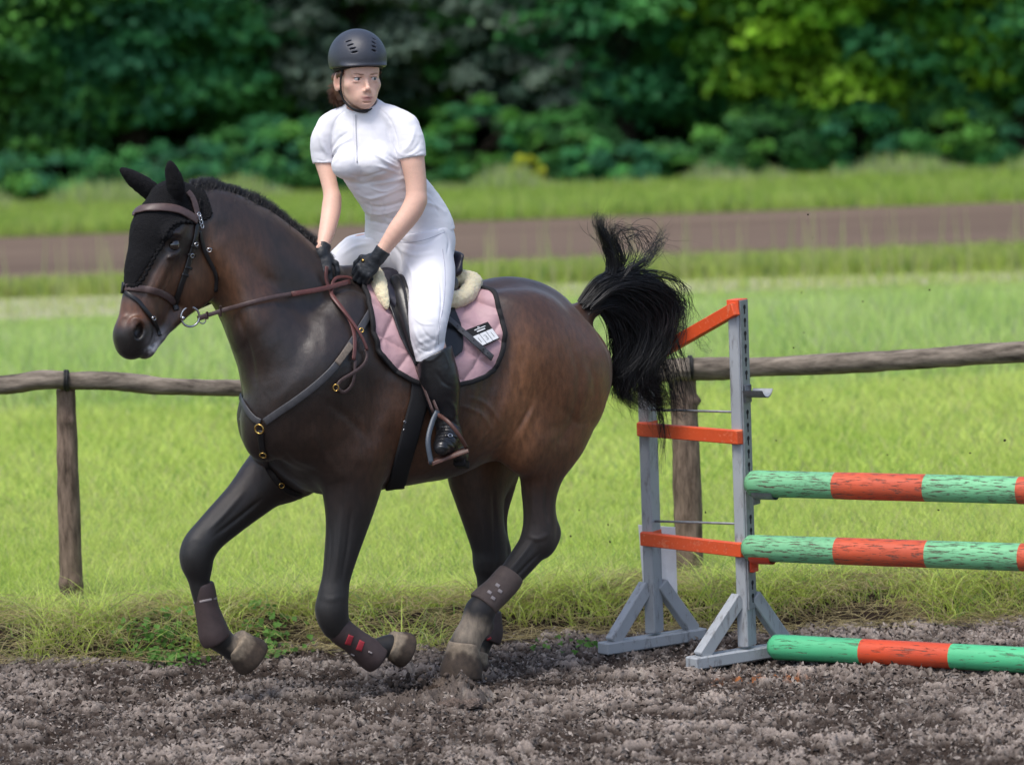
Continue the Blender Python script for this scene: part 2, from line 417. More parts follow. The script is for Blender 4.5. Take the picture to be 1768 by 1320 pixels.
# sand strip, riding track, verge (far)
GZ = .115
def strip(name, y0, y1, z, m, tilt=0.0):
    V = np.array([[-60, y0-60*tilt*-1, z], [60, y0-tilt*60, z], [60, y1-tilt*60, z], [-60, y1+60*tilt, z]]); mesh(name, V, [(0, 1, 2, 3)], m, kind='structure', smooth=False)
m_sand = mat('pale_sand', srgb(160, 158, 130), rough=.95, spec=.1, noise=(1.5, .5), color2=(.22, .30, .08))
m_track = mat('track_soil', (.20, .148, .112), rough=.95, spec=.1, noise=(.5, .9), color2=(.085, .060, .046), stretch=(.12, 1.4, 1), bump=(8, .4, .03))
mesh('sand_path', [(-60, 20.0, GZ+.004), (-6, 20.4, GZ+.004), (6, 21.3, GZ+.004), (60, 21.6, GZ+.004), (60, 22.4, GZ+.004), (6, 22.6, GZ+.004), (-6, 24.2, GZ+.004), (-60, 27, GZ+.004)], [(0, 1, 6, 7), (1, 2, 5, 6), (2, 3, 4, 5)], m_sand, kind='structure', smooth=False)
strip('riding_track', 26.6, 38.6, GZ+.008, m_track, .02)

# ================================================================ grass (one object per stretch)
def grass_mat(name, t=.35):
    m = bpy.data.materials.new(name); m.use_nodes = True; nt = m.node_tree; N = nt.nodes; L = nt.links
    for n in list(N): N.remove(n)
    o = N.new('ShaderNodeOutputMaterial'); a = N.new('ShaderNodeAttribute'); a.attribute_name = 'Col'; d = N.new('ShaderNodeBsdfPrincipled'); d.inputs['Roughness'].default_value = .6; d.inputs['Specular IOR Level'].default_value = .25
    tr = N.new('ShaderNodeBsdfTranslucent'); mx = N.new('ShaderNodeMixShader'); mx.inputs[0].default_value = t
    L.new(a.outputs['Color'], d.inputs['Base Color']); L.new(a.outputs['Color'], tr.inputs['Color']); L.new(d.outputs[0], mx.inputs[1]); L.new(tr.outputs[0], mx.inputs[2]); L.new(mx.outputs[0], o.inputs[0]); return m
m_grass = grass_mat('grass_blade', .55); m_leaf = grass_mat('leaf', .30)
def blades(name, pos, h, w, lean, droop, ctip, cbase, label, seg=3, m=None):
    n = len(pos); t = np.linspace(0, 1, seg+1)
    dr = rng.normal(0, 1, (n, 2)); dr /= np.linalg.norm(dr, axis=1)[:, None]; dv = np.concatenate([dr, np.zeros((n, 1))], 1)
    fa = rng.random(n)*2*math.pi; sd = np.stack([np.cos(fa), np.sin(fa)*.5, 0*fa], 1)
    P = pos[:, None]+np.array([0, 0, 1.0])*(h[:, None]*(t-droop[:, None]*t**2*.5))[..., None]+dv[:, None]*(h[:, None]*(lean[:, None]*t+droop[:, None]*t**2*.7))[..., None]
    wd = (w[:, None]*(1-t**1.5*.92))[..., None]*sd[:, None]*.5
    V = np.stack([P-wd, P+wd], 2).reshape(-1, 3); idx = np.arange(n*(seg+1)*2).reshape(n, seg+1, 2)
    F = np.stack([idx[:, :-1, 0], idx[:, :-1, 1], idx[:, 1:, 1], idx[:, 1:, 0]], -1).reshape(-1, 4)
    C = cbase[:, None]*(1-t[None, :, None])+ctip[:, None]*t[None, :, None]; C = np.repeat(C[:, :, None], 2, 2).reshape(-1, 3)
    o = mesh(name, V, F, m or m_grass, colors=C); return tag(o, label, 'grass', kind='stuff')
def scatter(n, x0, x1, y0, y1, zf=None):
    x = rng.uniform(x0, x1, n); y = rng.uniform(y0, y1, n); z = bank(x, y)-.035 if zf is None else np.full(n, zf); return np.stack([x, y, z], 1)
def gcol(P, hue=0.0, dry=.15):
    n = len(P); a = fbm(P*np.array([1, .5, 0]), 1.1, 3, 61)*.5+.5; r = rng.random(n)
    g = np.array([.52, .67, .135])*(1-a[:, None])+np.array([.73, .82, .24])*a[:, None]
    g = g*(.72+.5*r[:, None]); d = rng.random(n) < dry*(.5+a); g[d] = np.array([.62, .60, .30])*(.7+.5*rng.random((d.sum(), 1)))
    k = rng.random(n) < .12; g[k] *= np.array([.45, .62, .6]); return g
def wcol(P): return gcol(P, dry=.12)
P = scatter(150000, -3.8, 3.8, 1.4, 5.5); P = P[P[:, 1] > edge_y(P[:, 0])+.18*rng.random(len(P))]; n = len(P); hgt = (.035+.055*rng.random(n))*(1+.5*fbm(P, 2.5, 2, 7)); c = gcol(P)
blades('meadow_grass', P, hgt, .0035+.0025*rng.random(n), 1.0*rng.random(n), .9*rng.random(n), c, c*.85, 'short bright green meadow grass just behind the log fence')
P = scatter(120000, -5.8, 5.8, 5.5, 11, GZ-.005); n = len(P); c = gcol(P, dry=.1)
blades('meadow_grass', P, .05+.07*rng.random(n), .008+.005*rng.random(n), .9*rng.random(n), .9*rng.random(n), c, c*.88, 'mown green meadow grass in the middle distance')
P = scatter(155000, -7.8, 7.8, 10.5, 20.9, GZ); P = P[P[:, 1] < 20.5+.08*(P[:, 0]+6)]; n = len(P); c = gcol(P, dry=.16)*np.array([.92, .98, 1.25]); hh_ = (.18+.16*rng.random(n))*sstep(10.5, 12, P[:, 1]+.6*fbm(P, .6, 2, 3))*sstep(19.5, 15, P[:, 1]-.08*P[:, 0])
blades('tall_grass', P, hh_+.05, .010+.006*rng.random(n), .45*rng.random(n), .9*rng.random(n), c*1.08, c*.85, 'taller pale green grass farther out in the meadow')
P = scatter(60000, -10, 10, 22.4, 26.8, GZ); P = P[P[:, 1] > 23.4-.13*P[:, 0]]; n = len(P); c = gcol(P, dry=.18)*.8
blades('tall_grass', P, .05+(.10+.12*rng.random(n))*sstep(26.5, 24.5, P[:, 1]), .020+.010*rng.random(n), .2*rng.random(n), .5*rng.random(n), c, c*.75, 'strip of tall grass between the sand path and the brown riding track')
P = scatter(75000, -20, 20, 38.4, 48, GZ); n = len(P); c = gcol(P, dry=.1)*np.array([.72, .80, .7])
blades('verge_grass', P, .15+.15*rng.random(n), .03+.015*rng.random(n), .2*rng.random(n), .5*rng.random(n), c, c*.8, 'green grass verge between the riding track and the trees')
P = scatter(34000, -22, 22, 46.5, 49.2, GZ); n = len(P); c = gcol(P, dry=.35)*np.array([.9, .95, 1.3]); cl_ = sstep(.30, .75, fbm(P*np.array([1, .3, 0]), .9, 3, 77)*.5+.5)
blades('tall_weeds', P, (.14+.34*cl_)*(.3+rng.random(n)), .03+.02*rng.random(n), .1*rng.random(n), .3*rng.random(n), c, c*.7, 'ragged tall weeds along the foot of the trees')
# long stems with seed heads sticking up from the near strip
P = scatter(12000, -6.5, 6.5, 20.4, 24.2, GZ); P = P[rng.random(len(P)) < .35+.5*sstep(-2, 4, P[:, 0])]; n = len(P); c = gcol(P, dry=.2)
blades('sparse_grass', P, .04+.12*rng.random(n)**2, .010+.006*rng.random(n), .3*rng.random(n), .5*rng.random(n), c, c*.8, 'sparse grass growing over the pale sand path')
n = 150; P = np.stack([rng.uniform(-6, 8, n), rng.uniform(21, 26, n), np.full(n, GZ)], 1); c = np.tile([.5, .5, .24], (n, 1))
blades('seed_stems', P, .5+.35*rng.random(n), .02+.0*rng.random(n), .1*rng.random(n), .15*rng.random(n), c, c, 'tall dry seed stems rising in front of the brown track')
# lip of the arena: long tangled grass, straw, clover
P = scatter(64000, -3.8, 3.8, 1.0, 2.3); d_ = P[:, 1]-edge_y(P[:, 0]); cl_ = fbm(P*np.array([1, 1, 0]), 3.2, 3, 91); k = (d_ > -.04+.16*sstep(.2, -.3, cl_)) & (rng.random(len(P)) < .10+1.0*sstep(-.22, .30, cl_)+.5*sstep(.25, .5, d_)) & (d_ < .85); P = P[k]; cl_ = cl_[k]; d_ = d_[k]; n = len(P)
c = gcol(P, dry=.24)*np.array([.92, .97, .95]); hgt = (.06+.17*rng.random(n))*(1+1.0*cl_)*sstep(.95, .3, d_+.2*rng.random(n))+.04
blades('bank_grass', P, hgt, .0035+.003*rng.random(n), .9*rng.random(n), .4+1.2*rng.random(n), c*np.array([1.15, 1.15, 1.1]), c*np.array([.85, .8, .7]), 'long tangled grass on the lip of the dirt arena', seg=4)
n = 8000; P = scatter(n, -3, 3, .98, 2.0); d_ = P[:, 1]-edge_y(P[:, 0]); k = (d_ > -.12) & (d_ < .6); P = P[k]; n = len(P); a = rng.random(n)*2*math.pi; ln = .08+.22*rng.random(n); t = np.linspace(0, 1, 5)[None, :]
Q = P[:, None]+np.stack([np.cos(a)[:, None]*ln[:, None]*t, np.sin(a)[:, None]*ln[:, None]*t*.6, .02+.05*rng.random((n, 1))*np.sin(t*3.14)+.02*rng.random((n, 1))], -1); Q[..., 2] = np.maximum(Q[..., 2], np.where(Q[..., 1] < edge_y(Q[..., 0]), .012, 0))
def hairmesh0(P, rad):
    n, m = P.shape[:2]; Tn = nrm(np.gradient(P, axis=1)); u = nrm(np.cross(Tn, np.array([.3, .5, .81]))); w = np.cross(Tn, u); V = np.stack([P+rad[..., None]*(u*math.cos(a_)+w*math.sin(a_)) for a_ in (0, 2.094, 4.189)], 2)
    ix = np.arange(n*m*3).reshape(n, m, 3); F = [np.stack([ix[:, :-1, j], ix[:, :-1, (j+1) % 3], ix[:, 1:, (j+1) % 3], ix[:, 1:, j]], -1).reshape(-1, 4) for j in range(3)]; return V.reshape(-1, 3), np.concatenate(F)
V, F = hairmesh0(Q, .0013*np.ones(Q.shape[:2])); cc = np.array([.60, .52, .30])*(.5+.7*rng.random((n, 1))); C = np.repeat(cc, 15, 0)
tag(mesh('straw', V, F, m_grass, colors=C), 'dry straw stalks lying over the edge of the arena', 'straw', kind='stuff')
def leaves_mesh(C, nrmv, size, asp=.62, fold=.18):
    """pointed leaf quads (two folded halves) at C facing nrmv"""
    n = len(C); u = nrm(np.cross(nrmv, rng.normal(0, 1, (n, 3)))); w = np.cross(nrmv, u); s = size[:, None]
    V = np.stack([C-u*s*.5, C+w*s*asp*.5+nrmv*s*fold, C+u*s*.5-nrmv*s*.12, C-w*s*asp*.5+nrmv*s*fold], 1).reshape(-1, 3); i = np.arange(n)*4
    return V, np.concatenate([np.stack([i, i+1, i+2], 1), np.stack([i, i+2, i+3], 1)])
pc = [(PG(290, 1105, .06), .11, 230), (PG(465, 1085, .08), .08, 110), (PG(985, 1075, .1), .12, 60)]
CC = np.concatenate([c0+rng.normal(0, 1, (k, 3))*np.array([r*.8, .10, .02]) for c0, r, k in pc]); CC[:, 2] = bank(CC[:, 0], CC[:, 1])-.02+.05*rng.random(len(CC)); CC[:, 1] -= .05
V, F = leaves_mesh(CC, nrm(rng.normal(0, .45, (len(CC), 3))+np.array([0, -.5, 1])), .022+.018*rng.random(len(CC)), .9); C = np.repeat(np.array([.13, .28, .06])*(.6+.8*rng.random((len(CC), 1))), 4, 0)
tag(mesh('clover', V, F, m_grass, colors=C), 'broad green clover leaves at the edge of the dirt', 'clover', kind='stuff')
# clods thrown up by the hooves, and loose crumbs on the arena
def clods(P, s):
    n = len(P); B = np.array([(1, 0, -.7), (-1, 0, -.7), (0, 1, .7), (0, -1, .7), (0, .7, -1), (0, -.7, 1), (.7, 1, 0), (-.7, -1, 0)], float)
    ico = [(0, 0, 1), (.89, 0, .45), (.28, .85, .45), (-.72, .53, .45), (-.72, -.53, .45), (.28, -.85, .45), (.72, .53, -.45), (-.28, .85, -.45), (-.89, 0, -.45), (-.28, -.85, -.45), (.72, -.53, -.45), (0, 0, -1)]
    f = [(0, 1, 2), (0, 2, 3), (0, 3, 4), (0, 4, 5), (0, 5, 1), (1, 6, 2), (2, 7, 3), (3, 8, 4), (4, 9, 5), (5, 10, 1), (6, 7, 2), (7, 8, 3), (8, 9, 4), (9, 10, 5), (10, 6, 1), (11, 7, 6), (11, 8, 7), (11, 9, 8), (11, 10, 9), (11, 6, 10)]
    I = np.array(ico); V = P[:, None]+I[None]*(.55+.75*rng.random((n, 12, 1)))*s[:, None, None]*rng.uniform(.6, 1.3, (n, 1, 3)); F = (np.array(f)[None]+np.arange(n)[:, None, None]*12).reshape(-1, 3)
    return V.reshape(-1, 3), F
n = 52000; P = scatter(n, -2.6, 2.6, -1.75, 1.35, 0); P[:, 2] = dirt(P[:, 0], P[:, 1])+.003; V, F = leaves_mesh(P, nrm(rng.normal(0, .75, (n, 3))+np.array([0, -.2, 1])), .008+.026*rng.random(n)**1.6, .42, .14); C = np.repeat(np.where(rng.random((n, 1)) < .60, np.array([.27, .235, .21]), np.array([.075, .057, .048]))*(.5+.9*rng.random((n, 1))), 4, 0)
tag(mesh('footing_flakes', V, F, m_dirt, colors=C, smooth=False), 'thin crusty flakes and fibres covering the arena surface', 'footing', kind='stuff')
n = 9000; P = scatter(n, -2.6, 2.6, -1.7, 1.35, 0); P[:, 2] = dirt(P[:, 0], P[:, 1])+.002; V, F = clods(P, .0025+.007*rng.random(n)**3); C = np.repeat(np.array([.16, .135, .12])*(.35+1.3*rng.random((n, 1))), 12, 0)
tag(mesh('dirt_crumbs', V, F, m_dirt, colors=C), 'loose crumbs of sandy dirt on the arena', 'dirt', kind='stuff')
P = np.concatenate([PY(745, 1206, -.05)+rng.normal(0, 1, (1500, 3))*np.array([.085, .07, .034]), PY(800, 1205, .1)+rng.normal(0, 1, (500, 3))*np.array([.04, .05, .022]), PY(690, 1215, -.1)+rng.normal(0, 1, (350, 3))*np.array([.06, .07, .016])]); P[:, 2] = np.maximum(P[:, 2], dirt(P[:, 0], P[:, 1]))
V, F = clods(P, .003+.013*rng.random(len(P))**2.0); C = np.repeat(np.array([.075, .058, .048])*(.4+1.3*rng.random((len(P), 1))), 12, 0)
tag(mesh('kicked_dirt', V, F, m_dirt, colors=C), 'heap of dark dirt kicked up under the planted hind hoof', 'dirt', kind='stuff')
ds_ = [((720, 1216), .050, .022, (.040, .028, .022)), ((748, 1208), .060, .034, (.050, .036, .028)), ((775, 1204), .060, .045, (.12, .095, .078)), ((800, 1210), .055, .042, (.15, .12, .10)), ((815, 1222), .040, .026, (.14, .11, .095)), ((690, 1222), .035, .014, (.05, .036, .028)), ((785, 1224), .050, .026, (.13, .10, .085))]
DV, DF, DC, dn = [], [], [], 0
for (p_, r_, h_, c_) in ds_:
    g = PG(*p_); th = np.linspace(0, math.pi*.5, 22)[:, None]; ph = np.linspace(0, 2*math.pi, 44, endpoint=False)[None]; X = np.stack([np.cos(th)*np.cos(ph)*r_, np.cos(th)*np.sin(ph)*r_*.9, np.sin(th)*h_*1.25+0*ph], -1).reshape(-1, 3)
    X = X*(1+.40*fbm(X+g, 22, 3, 5)+.28*fbm(X+g, 70, 2, 6)+.12*rng.normal(0, 1, len(X)))[:, None]+g+np.array([0, 0, .004]); ix = np.arange(22*44).reshape(22, 44)
    DF.append(np.stack([ix[:-1], np.roll(ix, -1, 1)[:-1], np.roll(ix, -1, 1)[1:], ix[1:]], -1).reshape(-1, 4)+dn); DV.append(X); dn += len(X); DC.append(np.array(c_)*(.7+.8*rng.random((len(X), 1))))
tag(mesh('dirt_lump', np.concatenate(DV), np.concatenate(DF), m_dirt, colors=np.concatenate(DC)), 'crumbling lump of earth pushed up below the hind hooves', 'dirt', kind='stuff')
sp = [(1395, 370), (1403, 411), (1318, 386), (1384, 505), (1605, 500), (1612, 560), (1490, 520), (1388, 574), (1580, 600), (1735, 760), (1675, 782), (1532, 785), (1550, 700), (1420, 690), (1500, 860), (1620, 880), (1690, 830), (1050, 905), (1053, 935), (1000, 880), (1218, 884), (985, 925), (1370, 600), (1470, 640), (1560, 655), (1700, 690), (1340, 760), (1745, 600)]
P = np.array([PY(x, y, rng.uniform(-.6, .9)) for x, y in sp]); V, F = clods(P, .002+.004*rng.random(len(P))**1.5); tag(mesh('flying_dirt', V, F, m_dirt, colors=np.tile([.04, .035, .02], (len(V), 1))), 'specks of dirt flying through the air behind the horse', 'dirt', kind='stuff')
# ================================================================ trees
m_bark = mat('bark', (.045, .036, .030), rough=.95, spec=.1, noise=(6, .5), bump=(14, .8, .05), stretch=(3, 3, .6))
def tree(px, Y, H, Rr, z0, cols, label, boughs=110, per=95, leaf=.17, asp=.7, name='tree', dens=1.0, droop=.35, lowfill=1.0, cat='tree', cull=5.2):
    X = (px-CX)/FPX*(Y+14); root = empty(name, (X, Y, GZ), label, cat, 'trees along the far edge of the field' if name == 'tree' else 'shrubs at the foot of the trees')
    b = MB(); s = random.uniform(-.3, .3); tp = np.array([[X, Y, GZ-.1], [X+s*.3, Y, H*.22], [X+s, Y+.1, H*.5], [X+s*1.3, Y, H*.85]]); b.tube(spline(tp, 14), np.linspace(H*.028+.03, H*.008, 14), n=9)
    ctr = np.array([X+s*.5, Y, z0+(H-z0)*.5]); rad = np.array([Rr, Rr*.8, (H-z0)*.5])
    d = nrm(rng.normal(0, 1, (boughs, 3))); d[:, 1] = -np.abs(d[:, 1])*.9+.25*rng.random(boughs); d = nrm(d); rr = .62+.40*rng.random(boughs)**.6
    low = rng.random(boughs) < .55*lowfill; d[low, 2] = -np.abs(d[low, 2])*rng.uniform(.1, 1.3, low.sum()); d = nrm(d)
    B = ctr+d*rad*rr[:, None]; B = B[B[:, 2] > .25]
    for q in B[rng.choice(len(B), min(14, len(B)), replace=False)]:
        a = tp[1]*.4+tp[2]*.6 if q[2] > H*.4 else tp[1]; b.tube(spline([a, a*.5+q*.5+np.array([0, 0, .25]), q], 7), np.linspace(H*.010, .012, 7), n=5)
    b.build('trunk', m_bark, root)
    nb = len(B); cen = []; nr = []; co = []
    cols = np.array(cols)
    cols = cols*1.35; bc = cols[rng.integers(0, len(cols), nb)]*(.75+.5*rng.random((nb, 1)))
    sz = rng.uniform(.38, .75, nb)*Rr/2.6
    for i in range(nb):
        vis = B[i, 2] < cull; k = int(per*(1 if vis else .25)*sz[i]/(.55*Rr/2.6))
        p = rng.normal(0, 1, (k, 3)); p = nrm(p)*(rng.random((k, 1))**.45)*np.array([1.15, 1.0, .55])*sz[i]
        p[:, 2] -= droop*(p[:, 0]**2+p[:, 1]**2)/sz[i]*.6
        cen.append(B[i]+p); nr.append(nrm(p*np.array([.6, .6, .8])/sz[i]+np.array([0, -.35, .75])+rng.normal(0, .45, (k, 3)))); co.append(bc[i]*(.75+.5*rng.random((k, 1))))
    cen = np.concatenate(cen); nr = np.concatenate(nr); co = np.concatenate(co); k = cen[:, 2] > GZ+.05; cen, nr, co = cen[k], nr[k], co[k]
    V, F = leaves_mesh(cen, nr, leaf*(.7+.6*rng.random(len(cen))), asp); mesh('crown', V, F, m_leaf, root, colors=np.repeat(co, 4, 0), smooth=False)
    return root
DG = [(.026, .100, .028), (.046, .165, .036), (.085, .230, .042)]; MG = [(.034, .155, .055), (.070, .240, .065), (.030, .130, .062)]; YG = [(.10, .25, .018), (.17, .33, .020), (.045, .15, .018)]; SG = [(.085, .125, .095), (.12, .16, .12), (.03, .06, .04)]; BK = [(.014, .045, .020), (.020, .060, .024)]  # BK: shade inside the wood put into the leaf colour
T1 = [(60, 55.5, 9.5, 3.0, .9, DG, 'dark green broadleaf tree at the far left of the wood'), (250, 56, 10, 3.1, 1.2, MG, 'leafy mid green tree behind the horse\'s ears'), (440, 57, 9, 2.6, 1.3, DG, 'dark tree between the horse\'s head and the rider\'s helmet'),
      (655, 56, 8, 1.9, 1.6, SG, 'silvery grey willow just right of the rider\'s helmet'), (800, 56.5, 8.5, 1.8, 1.5, SG[:1]+DG, 'grey-green tree in the shady middle of the wood'), (945, 55.5, 6, 1.5, .9, SG, 'small silver-leaved tree above the horse\'s rump'),
      (1090, 55.5, 10, 2.6, 1.3, MG, 'mid green tree above the horse\'s tail'), (1240, 56.5, 10, 2.2, 1.0, [MG[0], DG[1]], 'bluish dark green tree left of the yellow-green maple'), (1440, 54.8, 9, 2.6, 1.1, YG, 'bright yellow-green maple in the right half of the wood'),
      (1610, 55.2, 9.5, 2.7, .9, YG[:2]+MG[:1], 'yellow-green tree second from the right edge'), (1770, 55.5, 10, 2.6, .8, [YG[2], MG[1]], 'green tree at the far right of the wood')]
for (px, Y, H, Rr, z0, c, lb_) in T1: tree(px, Y-4.5, H, Rr, z0, c, lb_, boughs=170, per=85)
for i, (px, Y) in enumerate([(-20, 60), (160, 60.5), (350, 61), (560, 60), (740, 61), (900, 60), (1020, 61), (1170, 60), (1330, 61), (1500, 60), (1680, 61), (1800, 60)]):
    tree(px, Y-4.5, 10, 3.0, .4, BK+[DG[0]], 'back row tree of the wood, shade painted into its very dark leaves', boughs=110, per=60, leaf=.24, name='tree')
for (px, Y, H, Rr, c, lb_) in [(840, 54.3, 1.75, .85, [YG[2], MG[1], MG[0]], 'rounded green shrub at the foot of the wood behind the rider'), (925, 53.6, .75, .35, [(.30, .33, .02), (.20, .26, .02)], 'small yellow flowering shrub at the edge of the wood'), (1080, 54, 1.0, .9, MG, 'low green shrub under the trees above the tail'),
      (1340, 54.6, 1.5, 1.2, DG, 'dark green shrub under the left side of the yellow-green maple'), (1490, 54.8, 1.6, 1.2, MG, 'mid green shrub under the middle of the maple'), (1640, 54.8, 1.5, 1.2, DG+YG[:1], 'green shrub right of the maple\'s trunk'), (1760, 54.6, 1.5, 1.0, MG, 'green shrub at the far right edge of the wood'), (980, 54.8, 1.6, 1.1, DG, 'dark shrub behind the low shrubs above the horse\'s tail'), (500, 54.2, 1.5, 1.2, DG+MG, 'dark shrub at the wood edge behind the horse\'s neck'), (330, 54.2, 1.3, 1.1, MG, 'mid green shrub behind the horse\'s ears'), (120, 54, 1.1, 1.2, DG+MG, 'low dark green shrub at the left end of the wood'), (1230, 54.2, .9, 1.0, DG, 'low dark shrub left of the maple'), (740, 54.2, 1.2, .8, DG, 'dark shrub between the rider and the rounded shrub'), (660, 54.3, 1.0, .7, MG, 'mid green shrub just right of the rider\'s shoulder')]:
    tree(px, Y-4.8, H, Rr, .1, c, lb_, boughs=46, per=60, leaf=.11, name='shrub', cat='shrub', lowfill=.3)

for i, px in enumerate([-1500, -1250, -1020, -800, -590, -390, -190, 1960, 2160, 2360, 2570, 2790, 3020]):
    tree(px, 51.5+(i*7 % 4), 10, 3.4, .5, [MG, DG, MG+DG][i % 3], 'broadleaf tree in the wood outside the left and right of the view', boughs=90, per=50, leaf=.30)
# far-off thicket that closes the wood behind the trees
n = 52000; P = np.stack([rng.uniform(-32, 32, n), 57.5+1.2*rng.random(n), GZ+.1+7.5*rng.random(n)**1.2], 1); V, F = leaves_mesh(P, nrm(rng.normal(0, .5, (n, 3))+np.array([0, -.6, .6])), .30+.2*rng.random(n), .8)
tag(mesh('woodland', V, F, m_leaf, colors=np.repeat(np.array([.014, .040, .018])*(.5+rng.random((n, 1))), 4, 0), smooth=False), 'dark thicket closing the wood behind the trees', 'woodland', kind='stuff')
# ================================================================ log fence
m_log = mat('weathered_log', (.30, .255, .205), rough=.9, spec=.15, noise=(16, .95), color2=(.035, .028, .022), bump=(28, .9, .006), stretch=(.35, 1.6, 1.6))
m_post = mat('bark_post', (.29, .215, .165), rough=.9, spec=.15, noise=(16, .95), color2=(.045, .032, .024), bump=(26, .9, .006), stretch=(2.2, 2.2, .5))
fence = empty('log_fence', PG(125, 1040, .1), 'weathered log fence with round posts and a single rail behind the horse', 'fence')
def log(name, P, r, m, n=18, seg=60, rough_=.10, sd=0, knots=()):
    Q = spline(P, seg); b = MB(); rr = np.interp(np.linspace(0, 1, seg), np.linspace(0, 1, len(r)), r)
    b.tube(Q, rr, n=n); V = np.concatenate(b.V); c = np.repeat(Q, n, 0); d = V-c; P3 = c*np.array([1, 1, 1])*2.2+nrm(d)*.8
    f = 1+rough_*fbm(P3, 1.6, 3, sd)+.05*fbm(V, 26, 2, sd+3)
    for kt, ka, kr in knots:
        kp = Q[int(kt*(seg-1))]; kd = nrm(np.array([math.cos(ka), -abs(math.sin(ka)), 0])); f = f+kr*np.exp(-(np.linalg.norm(V-kp-kd*rr.mean(), axis=1)/.022)**2)
    f = f+.045*fbm(np.stack([V[:, 0]*14, V[:, 1]*60, V[:, 2]*(60 if m is m_log else 10)], 1), 1, 2, sd+8); b.V = [c+d*f[:, None]]; return b.build(name, m, fence)
FLY, FRY = 1.92, 2.12
log('post', [PY(126, 1062, FLY), PY(123, 1000, FLY), PY(118, 850, FLY), PY(115, 740, FLY), PY(113.5, 672, FLY)], [.052, .050, .047, .044, .042], m_post, sd=5, knots=((.80, 1.2, .35), (.25, 1.0, .3), (.25, 2.4, .3)))
log('post', [PY(1194, 1010, FRY), PY(1190, 960, FRY), PY(1185, 800, FRY), PY(1181, 700, FRY), PY(1179, 645, FRY)], [.064, .062, .060, .058, .055], m_post, sd=9, knots=((.78, .5, .45), (.1, .3, .4)))
log('rail', [PY(-900, 676, FLY+.1), PY(-500, 690, FLY), PY(-60, 668, FLY-.05), PY(20, 663, FLY-.05), PY(70, 656, FLY-.06), PY(112, 656, FLY-.06)], [.045, .043, .040, .041, .042, .038], m_log, sd=12, seg=70)
log('post', [PY(2260, 980, FRY-.35), PY(2256, 800, FRY-.35), PY(2252, 605, FRY-.35)], [.058, .054, .050], m_post, sd=31)
log('post', [PY(-820, 1060, FLY+.08), PY(-825, 850, FLY+.08), PY(-828, 690, FLY+.08)], [.056, .052, .048], m_post, sd=37)
log('rail', [PY(104, 658, FLY-.03), PY(180, 657, FLY-.03), PY(250, 663, FLY), PY(300, 667, FLY), PY(420, 670, FLY+.05), PY(700, 668, (FLY+FRY)/2), PY(950, 655, FRY), PY(1192, 636, FRY-.05)], [.036, .040, .041, .037, .036, .038, .044, .048], m_log, sd=17, seg=110)
log('rail', [PY(1165, 637, FRY-.02), PY(1230, 636, FRY-.03), PY(1300, 634, FRY-.05), PY(1430, 628, FRY-.1), PY(1600, 619, FRY-.15), PY(1760, 608, FRY-.2), PY(2100, 596, FRY-.3), PY(2500, 580, FRY-.4)], [.046, .050, .042, .046, .044, .046, .044, .042], m_log, sd=23, seg=90)
for (x, y, Y, r) in ((113, 656.5, FLY-.05, .0415), (1190, 634.5, FRY-.035, .049)):
    b = MB(); c = PY(x, y, Y); P = np.array([c+np.array([0, math.cos(a), math.sin(a)])*r for a in np.linspace(0, 2*math.pi, 24)]); b.tube(P, .006, n=6, cap=False); P[:, 0] += .010; b.tube(P, .006, n=6, cap=False); b.build('binding_wire', MATS.get('black_binding') or mat('wire_black', (.01, .01, .01), rough=.7), fence)
